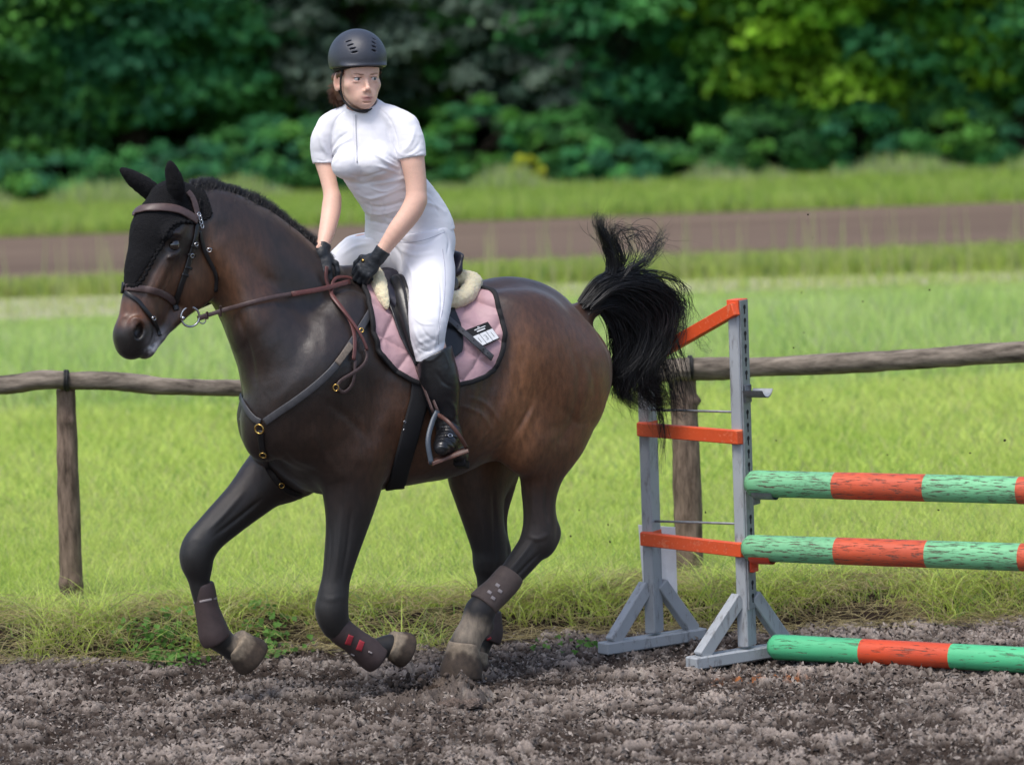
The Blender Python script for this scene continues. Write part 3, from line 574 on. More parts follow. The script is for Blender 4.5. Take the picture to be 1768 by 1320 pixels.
# ================================================================ jump
def paint(name, c, wear, wc, scale=22, th=(.56, .62), stretch=None, rough=.5):
    """painted wood: paint worn away along the grain to wood and dark cracks"""
    m = mat(name, c, rough=rough, spec=.35); nt = m.node_tree; N = nt.nodes; L = nt.links; b = N['Principled BSDF']
    tc = N.new('ShaderNodeTexCoord'); mp = N.new('ShaderNodeMapping'); mp.inputs['Scale'].default_value = stretch or (.25, 2, 2); L.new(tc.outputs['Object'], mp.inputs[0])
    nz = N.new('ShaderNodeTexNoise'); nz.inputs['Scale'].default_value = scale; nz.inputs['Detail'].default_value = 8; nz.inputs['Roughness'].default_value = .7; L.new(mp.outputs[0], nz.inputs['Vector'])
    mr = N.new('ShaderNodeMapRange'); mr.inputs[1].default_value = th[0]; mr.inputs[2].default_value = th[1]; mr.inputs[4].default_value = wear; L.new(nz.outputs['Fac'], mr.inputs[0])
    n2 = N.new('ShaderNodeTexNoise'); n2.inputs['Scale'].default_value = 5; n2.inputs['Detail'].default_value = 6; L.new(tc.outputs['Object'], n2.inputs['Vector'])
    m0 = N.new('ShaderNodeMix'); m0.data_type = 'RGBA'; m0.inputs['A'].default_value = (*c, 1); m0.inputs['B'].default_value = (*tuple(min(1, q*.62+.03) for q in c), 1); L.new(n2.outputs['Fac'], m0.inputs['Factor'])
    mx = N.new('ShaderNodeMix'); mx.data_type = 'RGBA'; L.new(m0.outputs['Result'], mx.inputs['A']); mx.inputs['B'].default_value = (*wc, 1); L.new(mr.outputs[0], mx.inputs['Factor']); L.new(mx.outputs['Result'], b.inputs['Base Color'])
    n3 = N.new('ShaderNodeTexNoise'); n3.inputs['Scale'].default_value = scale*.16; n3.inputs['Detail'].default_value = 9; n3.inputs['Roughness'].default_value = .75; L.new(mp.outputs[0], n3.inputs['Vector'])
    r3_ = N.new('ShaderNodeMapRange'); r3_.inputs[1].default_value = .60; r3_.inputs[2].default_value = .63; r3_.inputs[4].default_value = wear*.8; L.new(n3.outputs['Fac'], r3_.inputs[0])
    mm = N.new('ShaderNodeMath'); mm.operation = 'MAXIMUM'; L.new(mr.outputs[0], mm.inputs[0]); L.new(r3_.outputs[0], mm.inputs[1]); L.new(mm.outputs[0], mx.inputs['Factor']); mr = mm
    bp = N.new('ShaderNodeBump'); bp.inputs['Strength'].default_value = .7; bp.inputs['Distance'].default_value = .003; bp.invert = True; L.new(mr.outputs[0], bp.inputs['Height']); L.new(bp.outputs[0], b.inputs['Normal']); return m
WOOD = (.115, .075, .058)
m_pg = paint('green_paint', srgb(126, 202, 148), .95, WOOD, 85, (.545, .59)); m_po = paint('red_orange_paint', srgb(216, 90, 54), .9, WOOD, 85, (.555, .60))
m_pg2 = paint('fresh_green_paint', srgb(84, 200, 140), .9, WOOD, 60, (.59, .63)); m_po2 = paint('fresh_orange_paint', srgb(222, 78, 36), .9, WOOD, 60, (.60, .64))
m_gp = paint('grey_paint', srgb(174, 179, 184), .75, (.17, .16, .155), 26, (.54, .66), (1.5, 1.5, .4)); m_op = paint('orange_paint', srgb(236, 88, 34), .55, srgb(236, 150, 110), 30, (.58, .64), (.6, 2, 2))
m_galv = mat('galvanised_steel', srgb(150, 155, 160), rough=.55, metal=.35, noise=(40, .35)); m_hole_shade = mat('hole_shade', (.012, .012, .012), rough=.9)
PD = nrm(np.array([1.0, -.54, 0])); PN = np.array([-PD[1]*-1, -PD[0], 0]); PN = nrm(np.array([PD[1], -PD[0], 0]))      # PN towards the camera
def pole(c0, dr, r, L_, bands, mg, mo, label, facets=28, seed=0, bend=0.0):
    """turned pole built along its own X axis"""
    ns = 150; xs = np.linspace(0, L_, ns); e = np.minimum(xs, L_-xs); rr = r*(1-np.clip(1-e/(r*.55), 0, 1)**2*.38); b = MB()
    Q = np.stack([xs, 0*xs, bend*np.sin(xs/L_*3.1)], 1); b.tube(Q, rr, n=facets); V = np.concatenate(b.V); c = np.repeat(Q, facets, 0); d = V-c
    f = 1+.03*fbm(np.stack([V[:, 0]*2, V[:, 1]*8, V[:, 2]*8], 1)+seed, 1, 3, seed)+.012*fbm(np.stack([V[:, 0]*8, V[:, 1]*70, V[:, 2]*70], 1), 1, 2, seed+4); b.V = [c+d*f[:, None]]
    b.M = [0 if int((xs[min(i//facets, ns-2)]+.004)/bands) % 2 == 0 else 1 for i in range((ns-1)*facets)]+[0, 0]
    o = b.build('jump_pole', None, mats=[mg, mo]); z = UPz = np.array([0, 0, 1.0]); y = np.cross(z, dr)
    o.matrix_world = Matrix(((dr[0], y[0], 0, c0[0]), (dr[1], y[1], 0, c0[1]), (dr[2], y[2], 1, c0[2]), (0, 0, 0, 1))); tag(o, label, 'pole', 'striped poles of the jump'); return o
def PXd(px, py, depthY): return PY(px, py, depthY)
FB = PG(1291, 1140)                                     # front upright, foot on the ground
BB = PG(1131, 1116)
JY = FB[1]
A1 = PY(1290, 834, JY-.06); A2 = PY(1285, 945, JY-.06); A3 = PY(1330, 1124, JY-.02); A3[2] = .056
pole(A1, PD, .052, 3.1, .372, m_pg, m_po, 'top green and red-orange striped pole of the jump, paint peeling', seed=3)
pole(A2, PD, .052, 3.1, .380, m_pg, m_po, 'middle green and red-orange striped pole of the jump, cracked paint', seed=8)
pole(A3, nrm(np.array([1.0, -.57, 0])), .050, 3.1, .385, m_pg2, m_po2, 'green and orange striped pole lying on the dirt, the lowest of the three', facets=12, seed=14)
std = empty('jump_standard', FB, 'grey wooden jump wing with orange crossbars and a keyhole strip', 'jump standard')
Z = np.array([0, 0, 1.0]); WD = nrm((BB-FB)*np.array([1, 1, 0]))         # along the wing, to the back upright
def zat(P, py):      # height at which a point above P shows at row py
    z = np.linspace(0, 2.2, 400); q = proj(P[None]*np.array([1, 1, 0])+z[:, None]*Z); return float(np.interp(-py, -q[:, 1], z))
HF_, HB_ = zat(FB, 517), zat(BB, 612)
b = MB(); b.box(FB*[1, 1, 0]+Z*(HF_/2+.03), PD, PN, Z, .045, .085, HF_-.06, .004); o = b.build('upright', m_gp, std, smooth=False)
b = MB(); b.box(BB*[1, 1, 0]+Z*(HB_/2+.03), PD, PN, Z, .045, .085, HB_-.06, .004); b.build('upright', m_gp, std, smooth=False)
sx = FB*[1, 1, 0]+PD*(.0225+.004); zs0, zs1 = zat(FB, 1050), zat(FB, 517)-.002
b = MB(); b.box(sx+Z*(zs0+zs1)/2, PD, PN, Z, .007, .070, zs1-zs0, .001); ks_ = b.build('keyhole_strip', m_galv, std, smooth=False)
b = MB(); y_ = 530.0
while y_ < 1040:
    z = zat(FB, y_); c = sx+PD*.0042+Z*z
    if not (650 < y_ < 690 or 835 < y_ < 880 or 930 < y_ < 1000):
        b = MB(); b.tube([c, c+PD*.0012], .0095, n=12); b.box(c-Z*.016+PD*.0003, PD, PN, Z, .0018, .006, .022); b.build('keyhole', m_hole_shade, ks_, smooth=False)  # raised dark disc and slot paint the shade of an open hole
    y_ += 22.6
def xbar(z, zb=None, name='crossbar', half=.027, over=.03):
    zb = z if zb is None else zb; A = FB*[1, 1, 0]+Z*z+PN*.030; B_ = BB*[1, 1, 0]+Z*zb+PN*.030
    A = A+PN*.018; B_ = B_+PN*.018; d = nrm(B_-A); b = MB(); b.beam(A-d*.022, B_+d*.022, .032, half*2, bev=.003); return b
for py in (751, 945):
    z = zat(FB, py)-.002; b = xbar(z); 
    for Q in (FB, BB): b.box(Q*[1, 1, 0]+Z*z, PD, PN, Z, .049, .089, .058, .002)
    b.build('crossbar', m_op, std, smooth=False)
b = xbar(HF_-.04, HB_-.03, half=.026)
b.box(FB*[1, 1, 0]+Z*(HF_-.028), PD, PN, Z, .050, .090, .060, .002); b.box(BB*[1, 1, 0]+Z*(HB_-.028), PD, PN, Z, .050, .090, .060, .002); b.build('crossbar', m_op, std, smooth=False)
for py, pb in ((711, 707), (904, 899)):
    b = MB(); b.tube([FB*[1, 1, 0]+Z*zat(FB, py), BB*[1, 1, 0]+Z*zat(BB, pb)], .005, n=8); b.build('tie_rod', m_galv, std)
fd = nrm(np.array([-.80, -.60, 0]))
for Q, L1, L2 in ((FB, .29, .25), (BB, .27, .25)):
    Q0 = Q*[1, 1, 0]; b = MB(); b.box(Q0+fd*(L1-L2)/2+Z*.026, fd, np.cross(Z, fd), Z, L1+L2, .07, .048, .005); b.build('foot', m_gp, std, smooth=False)
    for sg, L_ in ((1, L1), (-1, L2)):
        b = MB(); b.beam(Q0+fd*sg*(L_-.05)+Z*.045, Q0+fd*sg*.035+Z*.255, .045, .055, bev=.004); b.build('brace', m_gp, std, smooth=False)
# cups
def cup(c, m, label, w=.085, back=True):
    b = MB(); P = []
    ts = np.linspace(-1.05, 1.05, 13); r = .056
    for off in (-w/2, w/2): P.append(np.array([c+PN*math.sin(t)*r+PD*(off+.03)+Z*(-math.cos(t)*r) for t in ts]))
    V = np.concatenate(P); n = 13; F = [(i, i+1, n+i+1, n+i) for i in range(n-1)]; b.add(V, F)
    V2 = V+np.tile(np.concatenate([np.array([PN*math.sin(t)*.004+Z*(-math.cos(t)*.004) for t in ts])]*2), (1, 1)); b.add(V2, [f[::-1] for f in F])
    b.box(c+PD*(-.012)-Z*.045, PD, PN, Z, .006, .060, .070, .002)
    o = b.build('jump_cup', m, smooth=True); tag(o, label, 'jump cup', 'cups on the keyhole strip')
cup(PY(1283, 668, JY)*[0, 0, 1]+sx*[1, 1, 0]+PD*.02+Z*.02, m_galv, 'empty galvanised cup above the top pole')
cup(A1+PD*.05-Z*.002, m_galv, 'grey cup holding the end of the top pole')
cup(A2+PD*.05-Z*.002, mat('orange_cup', srgb(214, 74, 46), rough=.5), 'orange cup holding the end of the middle pole')
b = MB(); b.box(sx+PD*.012+Z*zat(FB, 974), PD, PN, Z, .022, .045, .055, .003); tag(b.build('cup_bracket', MATS['orange_cup'], smooth=False), 'small orange bracket under the middle pole\'s cup', 'bracket')
# white panel
pz = MB(); C_ = [PY(1102, 906, BB[1]+.12), PY(1166, 910, BB[1]+.06), PY(1170, 1036, BB[1]+.06), PY(1112, 1030, BB[1]+.12)]; nn_ = np.array([0, .012, 0])
pz.add(C_+[c+nn_ for c in C_], [(3, 2, 1, 0), (4, 5, 6, 7), (0, 1, 5, 4), (1, 2, 6, 5), (2, 3, 7, 6), (3, 0, 4, 7)]); tag(pz.build('white_panel', mat('white_board', (.93, .93, .95), rough=.6, noise=(30, .1)), smooth=False), 'white board leaning behind the rear upright of the jump wing', 'panel')
# ================================================================ horse
YAW = R(31)
HD = np.array([-math.cos(YAW), -math.sin(YAW), 0.0])          # heading
HL = np.array([math.sin(YAW), -math.cos(YAW), 0.0])           # horse's left = towards the camera
HQ = np.array([-0.40, 0.12, 0.0])
UPV = np.array([0, 0, 1.0])
def HP(px, py, lat=0.0): return plane_pt(px, py, HQ+HL*lat, HL)
YAWH = R(44)
HDh = np.array([-math.cos(YAWH), -math.sin(YAWH), 0.0]); HLh = np.array([math.sin(YAWH), -math.cos(YAWH), 0.0])
POLL = HP(325, 345)
def HH(px, py, lat=0.0): return plane_pt(px, py, POLL+HLh*lat, HLh)
def px_m(P, r): return r*mpp(P)

hs = Sdf()
# trunk as a loft: px, top, bottom (photo rows in the median plane), half width, egg
ST = [(445, 700, 745, .10), (456, 650, 785, .165), (485, 590, 820, .20), (530, 530, 852, .225), (585, 495, 858, .25), (640, 485, 846, .275), (700, 497, 836, .295),
      (760, 500, 826, .305), (820, 490, 798, .298), (870, 484, 764, .280), (915, 489, 735, .260), (955, 504, 722, .24), (988, 530, 700, .205), (1012, 570, 680, .14)]
LS = []
for (px, t, b, w) in ST:
    P = HP(px, (t+b)/2); T = HP(px, t); Bm = HP(px, b)
    LS.append((-(P-HQ)@HD, (T[2]+Bm[2])/2, (T[2]-Bm[2])/2, w))
LS = np.array(LS)
_ls = np.linspace(LS[0, 0], LS[-1, 0], 200)
def _sm(c):
    y = np.interp(_ls, LS[:, 0], LS[:, c]); k = np.hanning(25); k /= k.sum(); yp = np.pad(y, 12, mode='edge'); return np.convolve(yp, k, mode='valid')
_lz, _lh, _lw = _sm(1), _sm(2), _sm(3)
_dh = np.gradient(_lh, _ls)
def trunk(x):
    v = x-HQ; s = -(v@HD); l = v@HL; z = v[:, 2]
    sc = np.clip(s, _ls[0], _ls[-1]); zc = np.interp(sc, _ls, _lz); h = np.interp(sc, _ls, _lh); w = np.interp(sc, _ls, _lw); g = np.interp(sc, _ls, _dh)
    zn = np.clip((z-zc)/h, -1.2, 1.2); w = w*(1-0.16*zn*np.abs(zn)-0.03*zn)
    q = np.sqrt((l/w)**2+((z-zc)/h)**2)
    d = q*(q-1)/(np.sqrt((l/w**2)**2+((z-zc)/h**2)**2)+1e-6)/np.sqrt(1+np.clip(g, -1.2, 1.2)**2)
    over = np.abs(s-sc); return np.where(over > 0, np.sqrt(np.maximum(d+0.03, 0)**2+over**2)-0.03+np.minimum(d+0.03, 0), d)
lo = HP(400, 860)-0.6; hi = HP(1060, 470)+0.6
hs.fn(trunk, np.minimum(HP(420, 860), HP(1040, 470))-0.4, np.maximum(HP(420, 860), HP(1040, 470))+0.4, k=0.03)
def S(a, b, ra, rb, k=0.04, f=1.0, fb=None, L=HL, sub=False):
    """capsule between (px,py,lat) points with photo-pixel radii"""
    A = HP(*a); B = HP(*b); hs.seg(A, B, px_m(A, ra), px_m(B, rb), k, L, f, fb, sub)
def E(c, rx, rz, rl, ang=0, k=0.04, sub=False, tilt=0):
    """ellipsoid; rx,rz photo px in the body plane, rl lateral metres, ang turns it in that plane (deg, clockwise in the picture)"""
    C = HP(*c); a = R(ang); ax = -HD*math.cos(a)-UPV*math.sin(a); az = UPV*math.cos(a)-HD*math.sin(a)
    t = R(tilt); al = HL*math.cos(t)+UPV*math.sin(t)
    hs.ell(C, (px_m(C, rx)/1.0, px_m(C, rz), rl), (ax, az, al), k, sub)
# withers, croup
E((625, 500), 95, 42, .075, 8, k=.06)
E((892, 545), 98, 62, .16, 10, k=.06)
hs.chain([HP(1000, 545), HP(1022, 528), HP(1050, 512), HP(1085, 512)], [.05, .042, .032, .015], k=.05)
for sd in (1, -1):
    S((470, 640, .07*sd), (560, 640, .16*sd), 52, 80, k=.09, f=.8)
    S((480, 700, .10*sd), (540, 700, .15*sd), 50, 60, k=.09, f=.8)
for sd in (1, -1):
    # shoulder blade and upper arm
    E((572, 620, .140*sd), 66, 120, .085, 24, k=.10)
    E((520, 712, .150*sd), 80, 84, .085, 0, k=.08)
    E((602, 745, .18*sd), 62, 85, .08, 0, k=.08)
    # breast muscles
    E((455, 735, .085*sd), 40, 62, .085, 0, k=.035)
    # haunch
    E((905, 590, .175*sd), 92, 88, .12, 0, k=.07)
    E((950, 650, .165*sd), 92, 100, .125, 0, k=.06)
    E((985, 640, .12*sd), 52, 105, .10, -8, k=.05)
    # hip bone
    E((868, 532, .172*sd), 32, 20, .05, 20, k=.07)
# hollow of the flank and line between buttocks
for sd in (1, -1): E((868, 650, .335*sd), 34, 90, .05, 12, k=.07, sub=True)
S((1040, 600, 0), (1035, 760, 0), 10, 16, k=.05, sub=True)
# neck
def chainh(P, r, k=.05, f=.5, L=HL):
    fs = f if np.ndim(f) else [f]*len(P); T = spline(np.array([(*p, q, g) for p, q, g in zip(P, r, fs)]), len(P)*3)
    Q = [HP(*p[:3]) for p in T]; r = T[:, 3]; fs = T[:, 4]; P = T
    for i in range(len(P)-1): hs.seg(Q[i], Q[i+1], px_m(Q[i], r[i]), px_m(Q[i+1], r[i+1]), k, L, fs[i], fs[i+1])
chainh([(545, 622, 0), (500, 548, 0), (458, 485, 0), (415, 438, 0), (378, 408, 0), (350, 388, 0)], [122, 108, 93, 80, 68, 56], k=.05, f=[.56, .50, .48, .47, .47, .48])
# neck muscle and throat details
for sd in (1, -1):
    S((380, 430, .075*sd), (470, 585, .12*sd), 20, 42, k=.05, f=.8)
    S((392, 500, .035*sd), (448, 650, .07*sd), 16, 26, k=.04, f=.8)
    S((372, 395, .055*sd), (520, 500, .085*sd), 22, 34, k=.05, f=.6)
# crest
S((360, 350, 0), (450, 390, 0), 14, 16, k=.04, f=1.2); S((450, 390, 0), (560, 470, 0), 16, 20, k=.05, f=1.2)

# ---- legs: chains of (px,py,lat,r_px)
def leg(P, k=.03, f=.85, L=HL):
    P = spline(np.array([(*p[:4], p[4] if len(p) > 4 else f) for p in P]), len(P)*4)
    Q = [HP(p[0], p[1], p[2]) for p in P]; r = [px_m(q, p[3]) for p, q in zip(P, Q)]; fs = P[:, 4]
    for i in range(len(P)-1): hs.seg(Q[i], Q[i+1], r[i], r[i+1], k if i == 0 else .008, L, fs[i], fs[i+1])
# near fore: forearm, knee, cannon folded back
a = .155
leg([(608, 790, a, 66, .75), (606, 850, a, 50, .8), (600, 900, a, 38, .85), (589, 955, a, 29, .9), (580, 1000, a, 24, .9), (575, 1030, a, 26, .95), (572, 1056, a, 26.5, .95), (578, 1082, a, 22, .9)], k=.05)
leg([(574, 1050, a, 24), (588, 1088, a, 20, .8), (609, 1104, a, 18, .8), (628, 1120, a, 20, .8), (641, 1131, a, 24, .85)], k=.02)
leg([(638, 1130, a, 23, .85), (662, 1116, a, 17, .85), (676, 1114, a, 19, .9)], k=.012)
S((560, 1050, a), (566, 1068, a), 12, 12, k=.02)
# off fore: reaching forward
b = -.155
leg([(500, 800, b, 66, .7), (462, 826, b, 50, .75), (430, 858, b, 40, .8), (392, 893, b, 34, .85), (362, 922, b, 30, .9), (344, 945, b, 30, .95), (339, 966, b, 27.5, .95), (343, 990, b, 21, .9)], k=.05)
leg([(340, 962, b, 25), (345, 1010, b, 17.5, .8), (356, 1048, b, 18, .8), (364, 1075, b, 20, .85), (369, 1092, b, 25, .85)], k=.02)
leg([(367, 1092, b, 24, .85), (392, 1112, b, 19, .85), (408, 1122, b, 20, .9)], k=.012)
# near hind: thigh, gaskin, hock, cannon
a = .135
leg([(960, 660, a, 100, .5), (950, 735, a+.02, 78, .55), (938, 800, a+.01, 45, .7), (932, 842, a, 33, .8), (931, 880, a, 27.5, .85), (932, 905, a, 29, .8), (930, 935, a, 29, .8)], k=.07)
leg([(952, 905, a, 12), (953, 922, a, 15), (938, 942, a, 20)], k=.02)
leg([(957, 790, a, 18, .6), (950, 850, a, 10, .6), (953, 915, a, 10, .6)], k=.03)
leg([(930, 930, a, 28, .75), (906, 962, a, 25, .8), (875, 1000, a, 21, .8), (848, 1030, a, 21, .85), (828, 1056, a, 26, .85)], k=.03)
leg([(828, 1054, a, 26, .9), (820, 1080, a, 25.5, .85), (808, 1100, a, 25, .85), (801, 1118, a, 27, .9)], k=.012); leg([(834, 1062, a, 16, .8), (838, 1082, a, 15, .8)], k=.02)
# stifle
E((908, 755, .185), 44, 62, .085, 20, k=.08)
# off hind: standing
b = -.135
leg([(900, 650, b, 95, .55), (862, 735, b-.02, 84, .6), (832, 800, b, 66, .6), (828, 850, b, 47, .7), (835, 900, b, 36, .75), (845, 945, b, 31, .8), (846, 975, b, 27, .85)], k=.07)
leg([(863, 930, b, 13), (868, 952, b, 14), (858, 972, b, 18)], k=.02)
leg([(880, 830, b, 14, .6), (868, 890, b, 9, .6), (870, 945, b, 9, .6)], k=.03)
leg([(846, 970, b, 26), (844, 1010, b, 20, .8), (843, 1050, b, 18, .8), (841, 1085, b, 23, .85)], k=.03)
leg([(840, 1085, b, 23, .85), (828, 1112, b, 19, .85), (820, 1135, b, 21, .9)], k=.012)
# sheath / groin
# ---- head (turned a little more to the camera)
def H(a, b, ra, rb, k=0.03, f=1.0, fb=None, sub=False):
    A = HH(*a); B = HH(*b); hs.seg(A, B, px_m(A, ra), px_m(B, rb), k, HLh, f, fb, sub)
def HE(c, rx, rz, rl, ang=0, k=0.02, sub=False):
    C = HH(*c); a = R(ang); ax = -HDh*math.cos(a)-UPV*math.sin(a); az = UPV*math.cos(a)-HDh*math.sin(a)
    hs.ell(C, (px_m(C, rx), px_m(C, rz), rl), (ax, az, HLh), k, sub)
H((300, 368, 0), (290, 408, 0), 56, 70, k=.05, f=.60, fb=.64)
H((290, 408, 0), (270, 465, 0), 70, 58, k=.02, f=.64, fb=.58)
H((270, 465, 0), (249, 525, 0), 58, 43, k=.02, f=.58, fb=.62)
H((249, 525, 0), (232, 572, 0), 43, 36, k=.02, f=.62, fb=.80)
HE((229, 582, 0), 33, 33, .062, 0, k=.03)
HE((226, 600, 0), 24, 20, .045, 0, k=.02)
H((262, 585, 0), (248, 604, 0), 14, 15, k=.015, f=1.7)
H((340, 500, 0), (272, 575, 0), 24, 13, k=.04, f=1.1, fb=1.5)
for sd in (1, -1):
    HE((334, 476, .052*sd), 47, 56, .036, 0, k=.03)       # cheek
    HE((300, 398, .088*sd), 26, 13, .018, -20, k=.022)    # brow
    H((296, 440, .078*sd), (262, 500, .058*sd), 8, 6, k=.025)   # cheek ridge
    HE((299, 423, .114*sd), 21, 17, .026, -12, k=.010, sub=True)  # socket
    HE((299, 404, .100*sd), 20, 4.5, .012, -12, k=.012)
    HE((300, 441, .093*sd), 15, 4, .008, -12, k=.010)
    HE((238, 566, .050*sd), 17, 22, .020, 15, k=.015)      # nostril rim
    HE((240, 571, .062*sd), 8.5, 14, .026, 18, k=.006, sub=True)
    H((250, 505, .075*sd), (268, 468, .095*sd), 9, 12, k=.04, sub=True)
    S((282,480,.05*sd),(262,520,.045*sd),5,4,k=.02)
    H((278, 596, .03*sd), (300, 578, .035*sd), 3, 2, k=.01, sub=True)  # mouth line
for sd in (1, -1):
    S((455, 565, .10*sd), (520, 640, .15*sd), 48, 75, k=.09, f=.7)
# ears under the bonnet
def ear(base, tip, w):
    A = np.asarray(base); B = np.asarray(tip); d = B-A
    return A, B
EARS = [(HH(306, 338, .055), HH(293, 281, .085)), (HH(275, 342, -.06), HH(209, 292, -.11))]
for A, B in EARS:
    pe = spline(np.array([A, A+(B-A)*.35+HLh*.004, A+(B-A)*.7, B]), 9); re_ = np.interp(np.linspace(0, 1, 9), [0, .3, .6, .85, 1], [.028, .034, .027, .015, .005])
    for i in range(8): hs.seg(pe[i], pe[i+1], re_[i], re_[i+1], .02 if i == 0 else .006, HDh, .6)
hlo = np.array([-2.0, -1.2, -0.05]); 
_all = np.array([np.minimum(p[8], p[8]) for p in hs.p if p[0] != 'fn']); _all2 = np.array([p[9] for p in hs.p if p[0] != 'fn'])
HV, HF = hs.mesh(0.0055, _all.min(0)-.03, _all2.max(0)+.03)
HV = smooth_mesh(HV, HF, 3, 0.5)
_b = HV[HF[:, 0]]; 
if (np.einsum('ij,ij->i', _b-HV.mean(0), np.cross(HV[HF[:, 1]]-_b, HV[HF[:, 2]]-_b))).sum() < 0: HF = HF[:, ::-1].copy()
print('horse verts', len(HV))
# ---------------------------------------------------------------- coat colours, hooves, eyes, mane, tail
def med_px(V, q=HQ, L=HL):
    """photo-pixel coordinates of points dropped onto the median plane"""
    V = np.asarray(V); lat = (V-q)@L
    return proj(V-lat[..., None]*L)
def blob(P, c, rx, ry, soft=0.5):
    d = np.sqrt(((P[:, 0]-c[0])/rx)**2+((P[:, 1]-c[1])/ry)**2); return 1-sstep(1-soft, 1+soft, d)
N_ = vnormals(HV, HF)
hm = med_px(HV); hh = med_px(HV, POLL, HLh)
lat = (HV-HQ)@HL
def mixc(C, c2, w): return C*(1-w[:, None])+np.array(c2)*w[:, None]
n1 = fbm(HV, 5, 4, 3)*.5+.5; n2 = fbm(HV, 18, 3, 9)
DARK = (0.0155, 0.0090, 0.0072); BRN = (0.155, 0.062, 0.026); BLK = (0.0085, 0.0075, 0.0075)
HC = np.tile(np.array(DARK), (len(HV), 1))
HC = mixc(HC, (0.028, 0.015, 0.010), sstep(.35, .75, n1)*.8)
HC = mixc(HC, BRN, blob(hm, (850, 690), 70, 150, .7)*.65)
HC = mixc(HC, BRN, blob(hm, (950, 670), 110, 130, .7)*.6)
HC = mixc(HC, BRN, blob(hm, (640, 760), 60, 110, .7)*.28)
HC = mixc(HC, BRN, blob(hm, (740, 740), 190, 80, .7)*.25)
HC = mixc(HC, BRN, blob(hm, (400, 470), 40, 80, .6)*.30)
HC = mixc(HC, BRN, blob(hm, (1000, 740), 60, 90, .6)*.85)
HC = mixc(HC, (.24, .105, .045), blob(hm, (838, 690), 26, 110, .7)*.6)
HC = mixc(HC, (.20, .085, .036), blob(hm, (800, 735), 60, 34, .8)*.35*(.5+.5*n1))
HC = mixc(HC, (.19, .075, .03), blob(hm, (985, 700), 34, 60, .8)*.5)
hd = (hh[:, 0] < 378) & (hh[:, 1] < 640) & (np.abs((HV-POLL)@HLh) < .3) & (hm[:, 0] < 420)
hdf = hd.astype(float)*sstep(400, 350, hh[:, 0])
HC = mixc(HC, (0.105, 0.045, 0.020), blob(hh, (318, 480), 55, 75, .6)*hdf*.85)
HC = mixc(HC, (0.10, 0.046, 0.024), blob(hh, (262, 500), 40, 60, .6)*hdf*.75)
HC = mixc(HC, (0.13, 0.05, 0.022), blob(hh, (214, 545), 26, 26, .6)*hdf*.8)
HC = mixc(HC, DARK, blob(hh, (272, 430), 36, 30, .6)*hdf*.85)
HC = mixc(HC, BLK, blob(hh, (222, 590), 42, 30, .45)*hdf*.9)
HC = mixc(HC, (0.22, 0.20, 0.205), blob(hh, (268, 590), 32, 24, .5)*hdf*sstep(-.6, .4, n2)*.85)
HC = mixc(HC, (.004, .003, .003), blob(hh, (240, 571), 9, 14, .3)*hdf*(np.abs((HV-POLL)@HLh) < .062)*.9)  # nostril hollow painted near black to deepen its shade
HC = mixc(HC, BLK, blob(hh, (299, 423), 26, 21, .5)*hdf*.75)
HC = mixc(HC, (0.70, 0.68, 0.67), blob(hh, (258, 603), 17, 11, .6)*hdf*sstep(-.4, .2, fbm(HV, 60, 2, 5))*.7)
# black points: legs, fading up
def legline(P, top, bot): return sstep(top, bot, P[:, 1])
HC = mixc(HC, BLK, sstep(835, 930, hm[:, 1])*(hm[:, 0] < 720)*.95)
HC = mixc(HC, (0.035, 0.020, 0.014), sstep(800, 880, hm[:, 1])*(hm[:, 0] >= 720)*.9)
HC = mixc(HC, BLK, sstep(860, 960, hm[:, 1])*(hm[:, 0] >= 720)*.85)
HC = mixc(HC, (0.06, 0.035, 0.022), blob(hm, (800, 850), 45, 80, .7)*(lat < 0)*.6)
SAND = (0.27, 0.215, 0.155); SAND2 = (0.17, 0.125, 0.085)
def near(c, r, c2=None):
    """distance-based patch round a 3-D point"""
    return 1-sstep(r*.55, r, np.linalg.norm(HV-c, axis=1)+.012*fbm(HV, 40, 3, 4))
HC = mixc(HC, SAND, near(HP(812, 1092, .135), .100)*.92)
HC = mixc(HC, BLK, near(HP(838, 1036, .135), .058)*.92)
HC = mixc(HC, SAND2, near(HP(822, 1130, -.135), .06)*.9)
HC = mixc(HC, SAND, near(HP(408, 1112, -.155), .065)*.8)
HC = mixc(HC, (0.2, .17, .13), near(HP(398, 915, -.155), .03)*.8)
#H
horse = empty('horse', HP(700, 1200), 'dark bay horse cantering left with a black tail, carrying the rider', 'horse')
m_coat = mat('horse_coat', DARK, rough=0.40, spec=0.62, attr='Col', noise=(70, 0.38), bump=(420, 0.45, 0.002), stretch=(.8, .8, .28), sheen=0.12)
nt_ = m_coat.node_tree; tc_ = nt_.nodes.new('ShaderNodeTexCoord'); sx_ = nt_.nodes.new('ShaderNodeSeparateXYZ'); mr_ = nt_.nodes.new('ShaderNodeMapRange'); nt_.links.new(tc_.outputs['Object'], sx_.inputs[0]); nt_.links.new(sx_.outputs['Z'], mr_.inputs[0])
mr_.inputs[1].default_value = .55; mr_.inputs[2].default_value = 1.0; mr_.inputs[3].default_value = .62; mr_.inputs[4].default_value = .42; nt_.links.new(mr_.outputs[0], nt_.nodes['Principled BSDF'].inputs['Roughness'])     # dusty, dull lower legs
